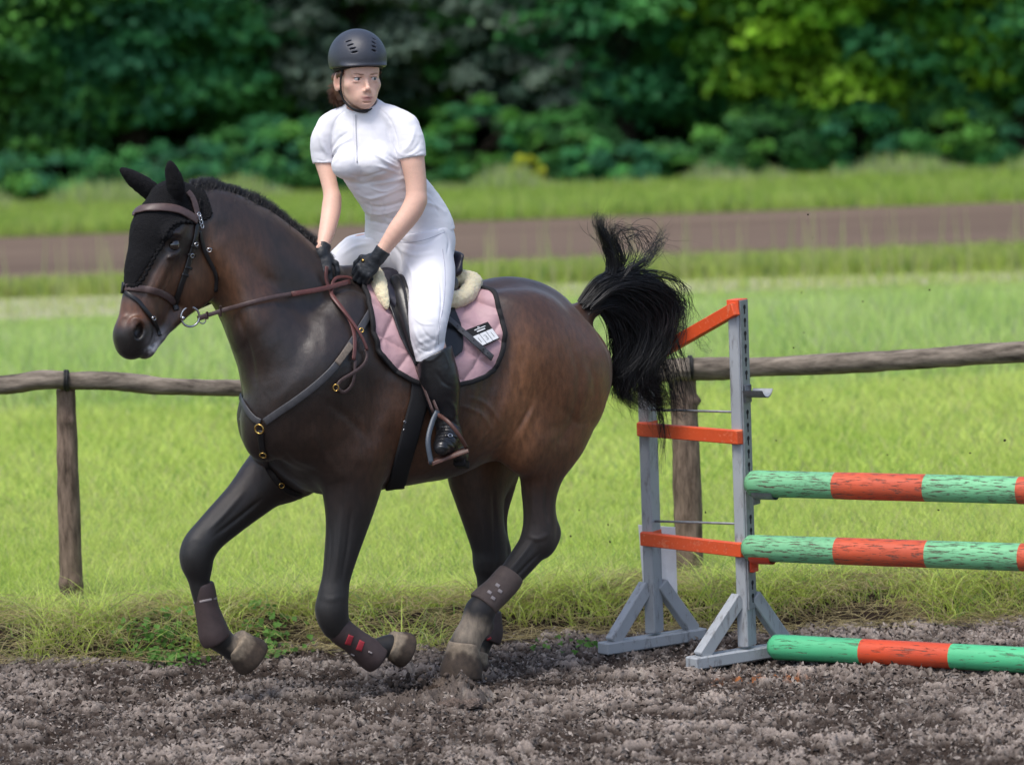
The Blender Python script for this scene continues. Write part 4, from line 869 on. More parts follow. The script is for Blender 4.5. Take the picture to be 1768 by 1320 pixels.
# muscle and vein relief on the skin
rel = fbm(HV*np.array([1, 1, .8]), 16, 4, 21)*.0022*sstep(900, 820, hm[:, 1])
rib = np.sin((hm[:, 0]+.25*hm[:, 1])*2*math.pi/19+2*fbm(HV, 6, 2, 2))*blob(hm, (790, 700), 80, 100, .6)*.0007
def creases(V, N, lines):
    """real relief: each line (pixels, width px, height m) raises or sinks the cloth along a traced crease on the side that faces the camera"""
    P = proj(V); face = (N@nrm(CAMLOC-V.mean(0))) > .05; h = np.zeros(len(V))
    for pts, w, a in lines:
        Q = spline(pts, 26); lo_, hi_ = Q.min(0)-3*w, Q.max(0)+3*w; m = face & np.all((P > lo_) & (P < hi_), 1)
        if not m.any(): continue
        p = P[m]; best = np.full(len(p), 1e9); tb = np.zeros(len(p))
        for i in range(25):
            a0, b0 = Q[i], Q[i+1]; ab = b0-a0; t = np.clip(((p-a0)@ab)/(ab@ab+1e-9), 0, 1); d = np.linalg.norm(p-a0-t[:, None]*ab, axis=1); u = d < best; best[u] = d[u]; tb[u] = (i+t[u])/25
        h[m] += a*np.exp(-(best/w)**2)*np.sin(np.pi*np.clip(tb, 0.02, .98))**.5
    return V+N*h[:, None]
HVr = HV+N_*(rel+rib)[:, None]
HVr = creases(HVr, N_, [
 ([(232, 613), (248, 604), (270, 590), (292, 570)], 2.0, -.0045), ([(238, 622), (256, 614), (272, 600)], 4, .003),
 ([(376, 432), (379, 470), (368, 508), (338, 542)], 5, .004), ([(283, 450), (270, 472), (258, 500), (250, 520)], 3.5, .0035), ([(298, 455), (292, 480), (280, 505), (268, 520)], 2.2, .0025),
 ([(222, 560), (230, 550), (244, 552), (250, 566)], 3, .005), ([(205, 560), (212, 548), (222, 545)], 4, .004), ([(283, 405), (298, 400), (314, 408)], 3, .003), ([(286, 432), (300, 438), (314, 430)], 2.5, .003), ([(320, 450), (330, 480), (326, 505)], 8, .002),
 ([(395, 440), (430, 520), (455, 600), (465, 660)], 14, .006), ([(410, 540), (432, 610), (440, 660)], 5, -.006), ([(440, 430), (500, 510), (560, 560)], 16, .005), ([(560, 500), (540, 560), (500, 640), (470, 690)], 12, -.002),
 ([(620, 560), (640, 640), (650, 700), (640, 780)], 12, -.005), ([(505, 560), (540, 600), (560, 660)], 16, .004), ([(480, 770), (510, 800), (560, 820)], 5, -.004), ([(455, 770), (478, 788), (490, 782)], 4, .004), ([(540, 740), (560, 790), (590, 820)], 8, .004), ([(560, 690), (600, 720), (640, 760)], 8, -.004),
 ([(895, 590), (900, 650), (890, 700), (870, 760)], 9, -.005), ([(915, 700), (905, 720), (888, 750), (862, 790)], 3.5, -.005), ([(925, 690), (915, 720), (897, 760)], 5, .005), ([(985, 590), (1000, 650), (990, 720), (960, 770)], 7, -.005), ([(1010, 610), (1028, 670), (1015, 715)], 7, -.004), ([(965, 700), (1000, 730), (1030, 720)], 6, -.003),
 ([(795, 700), (830, 715), (850, 745)], 4, .0025), ([(810, 685), (842, 700), (868, 735)], 4, .0025), ([(700, 790), (760, 785), (820, 765), (850, 740)], 3, .003),
 ([(572, 900), (570, 960), (562, 1010)], 3.5, -.0045), ([(590, 880), (585, 940), (578, 1000)], 4, .005), ([(606, 880), (600, 940), (590, 1000)], 3.5, -.005), ([(556, 1030), (572, 1034), (592, 1028)], 5, .002), ([(420, 850), (385, 890), (360, 915)], 4.5, .006), ([(450, 862), (410, 895), (370, 925)], 3.5, -.0055), ([(322, 940), (334, 930), (350, 935)], 5, .002),
 ([(945, 820), (944, 870), (948, 905)], 4.5, -.008), ([(918, 830), (920, 880), (912, 915)], 4, .004), ([(912, 925), (928, 930), (948, 922)], 4, .004), ([(922, 930), (900, 960), (870, 995)], 3.5, .005), ([(930, 955), (905, 980), (880, 1008)], 2.5, -.005), ([(852, 850), (855, 910), (856, 985)], 4, -.007), ([(822, 870), (834, 920), (838, 980)], 5, .005),
 ([(325, 950), (330, 970), (334, 990)], 4, .002)])
body = mesh('body', HVr, HF, m_coat, horse, colors=HC)
HT = bvh(HVr, HF)

def sdf_mesh(s, res, lo=None, hi=None, it=2):
    if lo is None:
        ps = [p for p in s.p if p[11] == 'add']
        lo = np.min([p[8] for p in ps], 0)-.02; hi = np.max([p[9] for p in ps], 0)+.02
    V, F = s.mesh(res, lo, hi); V = smooth_mesh(V, F, it, .5)
    a, b, c, d = [V[F[:, i]] for i in range(4)]; m = V.mean(0)
    vol = np.einsum('ij,ij->i', a-m, np.cross(b-m, c-m)).sum()+np.einsum('ij,ij->i', a-m, np.cross(c-m, d-m)).sum()
    if vol < 0: F = F[:, ::-1].copy()
    return V, F
m_hoof = mat('hoof', (0.075, 0.052, 0.036), rough=0.8, attr='Col', noise=(40, .4), bump=(120, .4, .003))
def hoof(c, t, lat_, r0, r1, cut, label, n_in=0.35):
    A = HP(c[0], c[1], lat_); B = HP(t[0], t[1], lat_); d = nrm(B-A); r0 = px_m(A, r0); r1 = px_m(B, r1)
    s = Sdf(); s.seg(A, B, r0, r1, .01, HL, .95); s.seg(B, B+d*.05, r1, r1*1.08, .01, HL, .95)
    s.plane(A+d*cut, d, .006); s.plane(A-d*.014, -d, .008)
    # heel bulbs and frog cleft underneath
    s.ell(A+d*(cut+.004), (.012, .02, .03), (d, HL, np.cross(d, HL)), .01, sub=True)
    V, F = sdf_mesh(s, .004); t_ = (V-A)@d/cut
    C = np.tile(np.array(SAND), (len(V), 1)); w = sstep(.05, .38, t_+.25*fbm(V, 30, 3, 8))
    C = C*(1-w[:, None])+np.array([.055, .038, .027])*w[:, None]
    o = mesh('hoof', V, F, m_hoof, horse, colors=C); tag(o, label); return A, B, d
hoof((800, 1114), (796, 1156), .135, 28, 36, .122, 'sandy hoof lifted above the dirt')
hoof((820, 1128), (812, 1162), -.135, 24, 31, .112, 'hoof digging into the dirt')
hoof((408, 1112), (433, 1133), -.155, 28, 34, .095, None)
hoof((676, 1112), (697, 1121), .155, 24, 30, .072, None)
# eyes
m_eye = mat('eye_dark', (0.012, 0.008, 0.006), rough=0.05, spec=.8, coat=1)
for sd in (1, -1):
    b = MB(); c = HH(299, 423, .0775*sd); r = .0255; V = []
    n, m_ = 20, 14
    for i in range(m_+1):
        for j in range(n):
            th = math.pi*i/m_; ph = 2*math.pi*j/n; V.append(c+r*np.array([math.sin(th)*math.cos(ph), math.sin(th)*math.sin(ph), math.cos(th)]))
    b.add(V, [(i*n+j, i*n+(j+1) % n, (i+1)*n+(j+1) % n, (i+1)*n+j) for i in range(m_) for j in range(n)]); b.build('eye', m_eye, horse)

def hairmesh(P, rad):
    """P (n,m,3) strands, rad (n,m) -> three-sided tapering tubes"""
    n, m = P.shape[:2]; T = nrm(np.gradient(P, axis=1)); u = nrm(np.cross(T, np.array([.3, .5, .81]))); w = np.cross(T, u)
    V = np.stack([P+rad[..., None]*(u*math.cos(a)+w*math.sin(a)) for a in (0, 2.094, 4.189)], 2)
    idx = np.arange(n*m*3).reshape(n, m, 3); F = []
    for j in range(3):
        a, b = idx[:, :-1, j], idx[:, :-1, (j+1) % 3]; c, d = idx[:, 1:, (j+1) % 3], idx[:, 1:, j]
        F.append(np.stack([a, b, c, d], -1).reshape(-1, 4))
    return V.reshape(-1, 3), np.concatenate(F)
m_hair = mat('black_hair', (0.010, 0.010, 0.012), rough=0.38, spec=0.5)
# mane: short, standing along the crest
cl = spline([(328, 326), (350, 328), (385, 338), (440, 370), (500, 416), (545, 458), (575, 486)], 400)
n = 9500; u = rng.random(n); cp = cl[(u*399).astype(int)]
base = np.array([HP(p[0], p[1], l) for p, l in zip(cp, rng.normal(.000, .017, n))])
crest = [HT.ray_cast(Vector(b+np.array([0, 0, .12])), Vector((0, 0, -1)))[0] for b in base]
base = np.array([np.array(c) if c is not None and abs(c[2]-b[2]) < .09 else b for c, b in zip(crest, base)])-np.array([0, 0, .004])
up = nrm(np.array([0.25, 0, 1.0])); ln = (.046+.028*np.sin(u*9)**2*rng.random(n))*(1-.35*(u > .93))*(.6+.5*rng.random(n))
clump = fbm(np.stack([u*60, u*0, u*0], 1), 1, 2, 4)
dirn = nrm(up+UPV*.2+rng.normal(0, .22, (n, 3))+HL*(-.30-.5*clump[:, None]-.2*rng.random((n, 1)))-HD*(.25+.4*clump[:, None]))
t = np.linspace(0, 1, 6)[None, :, None]
P = base[:, None, :]+dirn[:, None, :]*ln[:, None, None]*t+(-HL*.5-UPV*.55-HD*.25)*(t**2)*ln[:, None, None]*.55
P = P+rng.normal(0, .0012, P.shape)*t
V, F = hairmesh(P, (0.0011*(1-.75*np.linspace(0, 1, 6)))[None, :]*np.ones((n, 1))); mesh('mane', V, F, m_hair, horse)
# tail thrown up and out
TG = [
 ([(1008, 528), (1040, 492), (1090, 485), (1138, 505), (1150, 550), (1130, 600), (1105, 650)], 1.0, 1.0),
 ([(1010, 532), (1045, 503), (1090, 512), (1122, 550), (1112, 600), (1080, 650), (1078, 685)], 1.0, 1.0),
 ([(1012, 528), (1060, 495), (1115, 495), (1158, 520), (1160, 570), (1130, 620), (1140, 670)], .6, 1.2),
 ([(1010, 535), (1050, 510), (1100, 540), (1125, 590), (1115, 650), (1135, 690), (1165, 706)], .22, 1.5),
 ([(1010, 540), (1040, 520), (1072, 548), (1085, 600), (1078, 650), (1078, 684), (1100, 700)], .7, 1.0),
 ([(1010, 545), (1035, 530), (1058, 560), (1070, 600), (1072, 640), (1070, 672), (1088, 696)], 1.0, 0.8),
 ([(1008, 524), (1045, 485), (1100, 478), (1150, 490), (1168, 515), (1172, 545), (1158, 560)], .55, 1.2),
 ([(1012, 520), (1042, 492), (1056, 462), (1052, 430), (1042, 405), (1036, 385), (1031, 366)], .24, .45),
 ([(1012, 520), (1048, 488), (1068, 458), (1066, 430), (1056, 408), (1064, 396), (1090, 402)], .12, .5),
 ([(1016, 518), (1055, 485), (1085, 466), (1110, 452), (1128, 430), (1138, 415), (1152, 402)], .08, .6),
 ([(1016, 520), (1060, 490), (1092, 440), (1080, 408), (1110, 402), (1135, 430), (1160, 440)], .06, 1.0),
 ([(1020, 530), (1070, 540), (1110, 600), (1130, 650), (1140, 700), (1143, 750), (1136, 806)], .09, .25),
 ([(1020, 530), (1070, 520), (1125, 560), (1148, 620), (1160, 670), (1170, 705), (1196, 716)], .16, 1.3),
 ([(1020, 525), (1080, 500), (1130, 545), (1165, 572), (1195, 578), (1212, 584), (1226, 598)], .04, .8),
 ([(1020, 525), (1080, 500), (1140, 500), (1168, 560), (1172, 600), (1182, 620), (1200, 632)], .05, .8),
 ([(1030, 530), (1080, 560), (1105, 620), (1110, 670), (1125, 690), (1150, 700), (1172, 690)], .20, 1.2),
]
n = 3300; m_ = 30; w = np.array([g[1] for g in TG]); ids = rng.choice(len(TG), n, p=w/w.sum())
PT = np.zeros((n, m_, 3))
G3 = []
for g, _, _s in TG: G3.append(spline([HP(x, y, 0) for x, y in g], m_))
tt = np.linspace(0, 1, m_); LOCK = rng.normal(0, 1, (len(TG), 16, 3))
for i in range(n):
    g = ids[i]; c = G3[g]
    if g < 7 and rng.random() < .75:
        h = min(6, max(0, g+rng.choice([-1, 1]))); a = rng.random(); c = c*(1-a*.9)+G3[h]*a*.9
    sp = TG[g][2]; ck = rng.integers(0, 16); off = (LOCK[g, ck]*np.array([.027, .052, .025])+rng.normal(0, 1, 3)*np.array([.0065, .012, .0065]))*sp
    PT[i] = c+off[None, :]*(.45+.9*tt[:, None]*(1.1-tt[:, None]))
wv = np.stack([fbm(np.stack([ids[:, None]*3.1+tt[None, :]*4+0*PT[..., 0], PT[..., 1]*9, np.full((n, m_), q*7.0)], -1)+(rng.random((n, 1, 1))*.35), 1, 2, q) for q in range(3)], -1)
PT += wv*(.048*tt**1.1)[None, :, None]*np.where((ids >= 7) & (ids <= 11), .35, 1)[:, None, None]
ph_ = rng.random((n, 1))*6.28; cu = (.008+.016*rng.random((n, 1)))*tt[None]**1.5; PT[..., 0] += cu*np.sin(tt[None]*(9+5*rng.random((n, 1)))+ph_); PT[..., 2] += cu*np.cos(tt[None]*(9+5*rng.random((n, 1)))+ph_)
stray = (rng.random(n) < .20)[:, None, None]
PT += stray*rng.normal(0, .045, (n, 1, 3))*tt[None, :, None]**2
cut = (.72+.28*rng.random(n)); PT = PT*1.0
tail_rad = (.00105+.0006*rng.random((n, 1)))*(1-.8*tt[None, :]**1.5)*np.where(tt[None, :] > cut[:, None], .35, 1)
V, F = hairmesh(PT, tail_rad); mesh('tail', V, F, m_hair, horse)
# ================================================================ tack
def inpoly(P, poly):
    x, y = P[:, 0], P[:, 1]; r = np.zeros(len(P), bool); n = len(poly)
    for i in range(n):
        (x0, y0), (x1, y1) = poly[i], poly[(i+1) % n]
        if y0 == y1: continue
        c = ((y0 > y) != (y1 > y)) & (x < (x1-x0)*(y-y0)/(y1-y0)+x0); r ^= c
    return r
m_leather = mat('brown_leather', srgb(88, 70, 68), rough=.45, noise=(60, .35), bump=(300, .15, .001))
m_rein = mat('red_brown_leather', srgb(104, 62, 58), rough=.45, noise=(60, .35), bump=(300, .15, .001))
m_bleather = mat('black_leather', (0.012, .012, .014), rough=.33, noise=(30, .4), bump=(220, .25, .0012))
m_gleather = mat('grey_leather', srgb(72, 72, 76), rough=.5, noise=(50, .35), bump=(300, .2, .001))
m_steel = mat('steel', (.55, .55, .57), rough=.22, metal=1)
m_brass = mat('brass', (.62, .40, .12), rough=.25, metal=1)
m_knit = mat('black_knit', (0.009, .009, .011), rough=.9, spec=.25, noise=(170, .6), bump=(190, 1.0, .006), stretch=(1, 1, 1.6))
m_pink = mat('pink_satin', srgb(184, 149, 155), rough=.55, noise=(30, .08), bump=(500, .08, .0006), sheen=.15)
m_pipe = mat('black_binding', (.007, .007, .009), rough=.8)
m_fleece = mat('cream_fleece', srgb(238, 226, 190), rough=.95, spec=.1, noise=(70, .12), bump=(260, .9, .006), sheen=.5, subs=.1)
def hits(px, n=40, off=.003, tree=None, sm=True):
    tree = tree or HT; Q = spline(px, n) if sm else np.array(px, float); P = []; N = []
    for x, y in Q:
        p, nn = hit(tree, x, y, off)
        P.append(p); N.append(nn)
    ok = [i for i, p in enumerate(P) if p is not None]
    Pa = np.array([P[min(ok, key=lambda k: abs(k-i))] for i in range(len(P))]); Na = np.array([N[min(ok, key=lambda k: abs(k-i))] for i in range(len(P))])
    for _ in range(2): Na[1:-1] = nrm(Na[:-2]+Na[1:-1]*2+Na[2:]); Pa[1:-1] = Pa[1:-1]*.5+.25*(Pa[:-2]+Pa[2:])
    return Pa, Na
def strap(mb, px, w, off=.004, n=40, th=.0022, tree=None, **k):
    P, N = hits(px, n, off, tree); hw = px_m(P[0], w)/2
    mb.tube(P, 1, n=10, flat=(hw, th), up=N, **k); return P, N
def mirror(P, q=None, L=None):
    q = HQ if q is None else q; L = HL if L is None else L
    P = np.asarray(P); return P-2*((P-q)@L)[..., None]*L
def sstrap(mb, P, w, up, th=.0022, **k): mb.tube(P, 1, n=10, flat=(w/2, th), up=up, **k)
# ---- ear bonnet
poly = [(352, 300), (352, 345), (334, 378), (316, 386), (286, 386), (268, 398), (258, 422), (245, 446), (234, 470), (224, 497), (196, 497), (180, 400), (170, 250), (352, 250)]
lh = (HVr-POLL)@HLh
mk = inpoly(hh, poly) & (np.abs(lh) < .16) & ((HVr-POLL)@HDh > -.035)
fm = mk[HF].all(1); used = np.unique(HF[fm]); rm = np.full(len(HVr), -1); rm[used] = np.arange(len(used))
BV = HVr[used]+N_[used]*(.0065+.0015*fbm(HVr[used], 90, 2, 3))[:, None]
bon = mesh('ear_bonnet', BV, rm[HF[fm]], m_knit); tag(bon, 'black crocheted ear bonnet over the horse\'s ears and forehead', 'ear bonnet')
md = bon.modifiers.new('s', 'SOLIDIFY'); md.thickness = .004; md.offset = -1
tm = MB()
P, N = hits([(343, 345), (341, 372), (334, 384), (318, 384), (300, 388), (288, 402), (281, 420), (268, 440), (256, 462), (244, 484), (232, 494), (222, 494)], 130, .006)
wob = .0035*np.sin(np.arange(130)*1.35)
tm.tube(P+N*np.abs(wob)[:, None]+np.cross(N, np.gradient(P, axis=0)/(np.linalg.norm(np.gradient(P, axis=0), axis=1)[:, None]+1e-9))*wob[:, None], .0062, n=6)
tm.build('lace_edge', m_knit, bon)
BT = bvh(np.concatenate([HVr, BV+N_[used]*.002]), np.concatenate([HF, rm[HF[fm]]+len(HVr)]))
# ---- bridle
bridle = empty('bridle', HH(300, 440, 0), 'brown leather bridle with silver bit rings and long reins on the horse\'s head', 'bridle')
b = MB(); strap(b, [(232, 372), (238, 364), (255, 360), (285, 359), (308, 363), (326, 372), (340, 382)], 15, .006, tree=BT, th=.004)
P, N = hits([(338, 381), (341, 379)], 3, .012, BT); b.build('browband', m_leather, bridle)
b = MB(); strap(b, [(322, 332), (330, 342), (336, 358), (340, 378)], 12, .008, tree=BT, th=.003); b.build('headpiece', m_leather, bridle)
b = MB(); strap(b, [(340, 384), (336, 412), (328, 440), (320, 468), (310, 498), (303, 524), (305, 536)], 10, .006, tree=BT, th=.0035)
for (x, y) in ((328, 440), (333, 425), (318, 474), (323, 462)): P, N = hits([(x-6, y-1), (x+6, y+2)], 5, .010, BT); b.tube(P, 1, n=8, flat=(.005, .002), up=N)
b.build('cheekpiece', m_bleather, bridle)
b = MB(); strap(b, [(344, 398), (348, 420), (357, 443), (368, 462), (375, 480), (371, 503)], 7, .006, tree=BT, th=.003); b.build('throat_lash', m_bleather, bridle)
b = MB(); strap(b, [(209, 501), (220, 497), (240, 498), (262, 501), (283, 509), (300, 521)], 12, .007, tree=BT, th=.004)
b.build('noseband', m_leather, bridle)
b = MB(); strap(b, [(213, 500), (222, 508), (238, 520), (250, 535), (260, 548), (268, 562), (275, 580)], 7.5, .006, tree=BT, th=.0028)
P, N = hits([(214, 508), (217, 488)], 4, .010, BT); b.tube(P, 1, n=8, flat=(.008, .003), up=N)
b.build('flash_strap', m_bleather, bridle)
def ring1(c, n, r, t, e, seg, name, m, parent):
    b_ = MB(); ring(b_, c, n, r, t, e, seg); return b_.build(name, m, parent)
def ring(mb, c, n, r, t, e=1.0, seg=28, up=(0, 0, 1)):
    n = nrm(n); u = nrm(np.cross(n, up)); w = np.cross(n, u)
    P = np.array([c+u*math.cos(a)*r+w*math.sin(a)*r*e for a in np.linspace(0, 2*math.pi, seg)]); mb.tube(P, t, n=8, cap=False)
for sd in (1, -1):
    b = MB(); c = HH(311, 546, 0)+HLh*.058*sd; ring(b, c, HLh+HDh*.3, .036, .0042); 
    b.tube([c+HDh*.034-UPV*.004, c+HDh*.012+UPV*.002-HLh*.03*sd], .0075, n=8); b.build('bit_ring', m_steel, bridle)
b = MB(); c = HH(331, 552, 0)+HLh*.062; ring(b, c, HLh+HDh*.5, .012, .0025); 
P, N = hits([(341, 372), (344, 382), (347, 394)], 8, .010, BT)
b.build('small_ring', m_steel, bridle)
for i in range(0, 7, 2): ring1(P[i], N[i], .0068, .0022, 1.3, 12, 'chain_link', m_steel, bridle)
for (x, y) in ((329, 441), (336, 421), (263, 549), (361, 431)):
    P, N = hits([(x, y)], 1, .010, BT, sm=False); ring1(P[0], N[0], .0085, .0022, .8, 10, 'buckle', m_steel, bridle)
# reins: near side taut to the left hand, off side to the right hand
HANDL, _n = hit(HT, 610, 489, .03); HANDR = HP(558, 452, -.01)
b = MB(); A = HH(322, 549, 0)+HLh*.064; pts = [A, HP(352, 537, .16)*.5+.5*(A*.75+HANDL*.25), A*.72+HANDL*.28, A*.4+HANDL*.6, HANDL]
P1, _ = hits([(400, 531), (450, 520), (515, 506), (560, 498), (596, 491)], 24, .018); P1 += (np.linspace(0, 1, 24)**2*.012)[:, None]*HL
P = np.concatenate([np.linspace(A, P1[0], 16, endpoint=False), P1])
for _ in range(3): P[1:-1] = .5*P[1:-1]+.25*(P[:-2]+P[2:])
sstrap(b, P, .016, HL+UPV*.15, .0032)
b.tube(P[:6], 1, n=8, flat=(.010, .005), up=HL); b.box(P[12], P[13]-P[12], HL, UPV, .008, .008, .040, .003); b.box(P[5], P[6]-P[5], HL, UPV, .008, .010, .028, .003)
b.build('rein', m_leather, bridle)
b = MB(); sstrap(b, P[26:]+HL*.004, .019, HL+UPV*.15, .0032); b.build('rein_grip', m_rein, bridle)
b = MB(); A = HH(322, 549, 0)-HLh*.064; P = spline(np.array([A, A*.5+HANDR*.5-HL*.07, HANDR-HL*.06, HANDR]), 30); sstrap(b, P, .016, HL, .003); b.build('rein', m_leather, bridle)
b = MB()
P, N = hits([(556, 462), (558, 482), (568, 505), (584, 528), (600, 552), (608, 575), (609, 600), (607, 622)], 40, .012); P[:8] += HL*.02*np.linspace(1, 0, 8)[:, None]; sstrap(b, P, .016, N, .003)
P, N = hits([(604, 487), (590, 483), (574, 484), (568, 494), (571, 512), (586, 535), (604, 560), (618, 583), (628, 606)], 50, .020); sstrap(b, P, .013, N, .003)
b.build('rein_loop', m_rein, bridle)
b = MB(); strap(b, [(627, 604), (630, 616), (622, 632), (602, 646), (586, 656), (580, 664)], 6, .012, 30); strap(b, [(580, 668), (590, 676), (602, 668), (609, 650), (610, 622)], 6, .010, 24); b.build('rein_end', m_leather, bridle)
b = MB()
for (x, y, r) in ((577, 668, .010), (620, 572, .007)): P, N = hits([(x, y)], 1, .014, sm=False); ring1(P[0], N[0]+HD*.6, r, .0024, 1.2, 14, 'buckle', m_brass, bridle)
# ---- breastplate
bp = empty('breastplate', HP(450, 738, 0), 'dark leather breastplate with a brass ring across the horse\'s chest', 'breastplate')
b = MB(); strap(b, [(668, 490), (655, 512), (640, 536), (622, 566), (602, 598), (578, 632), (548, 662), (512, 690), (480, 712), (458, 728)], 13, .007, 90, .0032)
strap(b, [(451, 728), (440, 722), (428, 708), (419, 690), (413, 668)], 12, .006, 30, .003)
b.build('strap', m_gleather, bp)
b = MB(); strap(b, [(604, 596), (592, 612), (580, 628)], 12, .0105, 12, .002); b.build('worn_sleeve', mat('worn_leather', srgb(128, 116, 104), rough=.8, noise=(80, .4)), bp)
b = MB(); strap(b, [(451, 742), (452, 762), (456, 786), (466, 812), (482, 834), (500, 848), (520, 856)], 11, .006, 40, .003); b.build('lower_strap', m_bleather, bp)
for c_, r_, t_ in (((450, 739), .017, .0034), ((455, 782), .012, .0024), ((485, 836), .010, .002)):
    P, N = hits([c_], 1, .012, sm=False); ring1(P[0], N[0], r_, t_, 1, 28, 'brass_ring', m_brass, bp)
b = MB(); P, N = hits([(666, 492)], 1, .02, sm=False); ring(b, P[0], N[0], .012, .003, 1.3); P, N = hits([(661, 501)], 1, .016, sm=False); ring(b, P[0], N[0], .014, .003, .8); b.build('snap_hook', m_brass, bp)
# ---- patches that follow the horse's side
def to_med(px):
    P, _ = hits(px, len(px), 0, sm=False); return med_px(P)
def coons(Lf, Bt, Rt, Tp, nu, nv):
    Lf = spline(Lf, nv); Rt = spline(Rt, nv); Tp = spline(Tp, nu); Bt = spline(Bt, nu); u = np.linspace(0, 1, nu)[None, :, None]; v = np.linspace(0, 1, nv)[:, None, None]
    return (1-u)*Lf[:, None]+u*Rt[:, None]+(1-v)*Tp[None]+v*Bt[None]-((1-u)*(1-v)*Tp[0]+u*(1-v)*Tp[-1]+(1-u)*v*Bt[0]+u*v*Bt[-1])
def side_pt(mx, my, tree=None):
    p = HP(mx, my, 0)+HL*.8; l, n, i, t = (tree or HT).ray_cast(Vector(p), Vector(-HL))
    if l is None: return None, None
    n = np.array(n); return np.array(l), (n if n@HL > 0 else -n)
def patch(edges, nu, nv, off, height=None, tree=None):
    G = coons(*edges, nu, nv); V = np.zeros((nv, nu, 3)); N = np.zeros((nv, nu, 3))
    for i in range(nv):
        for j in range(nu):
            p, n = side_pt(*G[i, j], tree)
            if p is None or (p-HQ)@HL < -.02:
                q = HP(G[i, j][0], G[i, j][1], 0); n = UPV.copy(); p = q
            V[i, j] = p; N[i, j] = n
    for _ in range(4): N[1:-1, 1:-1] = nrm(N[1:-1, 1:-1]*2+N[:-2, 1:-1]+N[2:, 1:-1]+N[1:-1, :-2]+N[1:-1, 2:])
    h = off+(height(G) if height else 0); V = V+N*(h if np.ndim(h) == 0 else h[..., None])
    idx = np.arange(nu*nv).reshape(nv, nu); F = np.stack([idx[:-1, :-1], idx[1:, :-1], idx[1:, 1:], idx[:-1, 1:]], -1).reshape(-1, 4)
    return V, N, F, G
pl = to_med([(625, 492), (627, 530), (636, 575), (652, 612)]); pb = to_med([(652, 612), (678, 645), (712, 668), (760, 674), (805, 664), (835, 650), (850, 638)]); pr_ = to_med([(850, 638), (868, 608), (875, 585), (868, 555), (850, 526), (832, 504)])[::-1]
top_l = np.array([pl[0][0]-2, 478]); top_r = np.array([pr_[0][0], 486])
pl = np.concatenate([[top_l], pl]); pr_ = np.concatenate([[top_r], pr_])
pt = np.array([top_l, [650, 486], [700, 492], [760, 494], top_r])
def quilt(G):
    x, y = G[..., 0], G[..., 1]
    a = ((x*.80+y*.62)/47) % 1; c = ((x*.50-y*.86)/47+.15) % 1
    d = np.minimum(np.minimum(a, 1-a), np.minimum(c, 1-c))*47
    return .0095*(1-np.exp(-(d/6.5)**1.3))+.0012*fbm(np.stack([x, y, x*0], -1), .09, 3, 5)
V, N, F, G = patch((pl, pb, pr_, pt), 230, 170, .010, quilt)
pad = empty('saddle_pad', HP(740, 560, 0), 'dusty pink quilted saddle pad with black binding', 'saddle pad')
PV = np.concatenate([V.reshape(-1, 3), mirror(V.reshape(-1, 3))]); PF = np.concatenate([F, F[:, ::-1]+len(V.reshape(-1, 3))])
po = mesh('quilted_cloth', PV, PF, m_pink, pad); md = po.modifiers.new('s', 'SOLIDIFY'); md.thickness = .008; md.offset = -1
edge = np.concatenate([V[:, 0], V[-1, 1:], V[::-1, -1][1:]]); edn = np.concatenate([N[:, 0], N[-1, 1:], N[::-1, -1][1:]])
for _ in range(6): edge[1:-1] = .5*edge[1:-1]+.25*(edge[:-2]+edge[2:])
b = MB(); b.tube(edge[::2], 1, n=8, flat=(.0095, .0075), up=edn[::2]); e2 = mirror(edge); b.tube(e2[::2], 1, n=8, flat=(.0095, .0075), up=mirror(edn, 0, HL)[::2]); b.build('binding', m_pipe, pad)
PT_ = bvh(np.concatenate([HVr, V.reshape(-1, 3)]), np.concatenate([HF, F+len(HVr)]))
# number tag on the pad
tagc = [(803, 573), (841, 558), (860, 586), (826, 601)]
C4 = [hits([c], 1, .012, PT_, sm=False)[0][0] for c in tagc]
ntag = empty('number_tag', C4[0], 'small rectangular number tag with a black header pinned to the pink saddle pad', 'number tag')
nz = nrm(np.cross(C4[1]-C4[0], C4[3]-C4[0])); nz = nz if nz@HL > 0 else -nz
def tq(u, v, o=0): return (C4[0]*(1-u)+C4[1]*u)*(1-v)+(C4[3]*(1-u)+C4[2]*u)*v+nz*o
def tagbox(mb, u0, u1, v0, v1, o, th): 
    V = [tq(u, v, o+w) for w in (0, th) for (u, v) in ((u0, v0), (u1, v0), (u1, v1), (u0, v1))]
    mb.add(V, [(3, 2, 1, 0), (4, 5, 6, 7), (0, 1, 5, 4), (1, 2, 6, 5), (2, 3, 7, 6), (3, 0, 4, 7)])
b = MB(); tagbox(b, 0, 1, 0, 1, 0, .003); b.build('backing', m_pipe, ntag, smooth=False)
m_wh = mat('white_plastic', (.75, .76, .78), rough=.4); m_lg = mat('grey_print', (.28, .29, .30), rough=.6)
for i in range(3):
    b = MB(); tagbox(b, .03+i*.325, .03+i*.325+.30, .40, .95, .003, .0015); b.build('number_tile', m_wh, ntag, smooth=False)
b = MB(); tagbox(b, .28, .80, .13, .17, .003, .0008); tagbox(b, .33, .72, .23, .29, .003, .0008)
for k_ in range(5): tagbox(b, .46+.02*k_, .475+.02*k_, .04+.01*abs(k_-2), .10, .003, .0008)
b.build('header_print', m_wh, ntag, smooth=False)
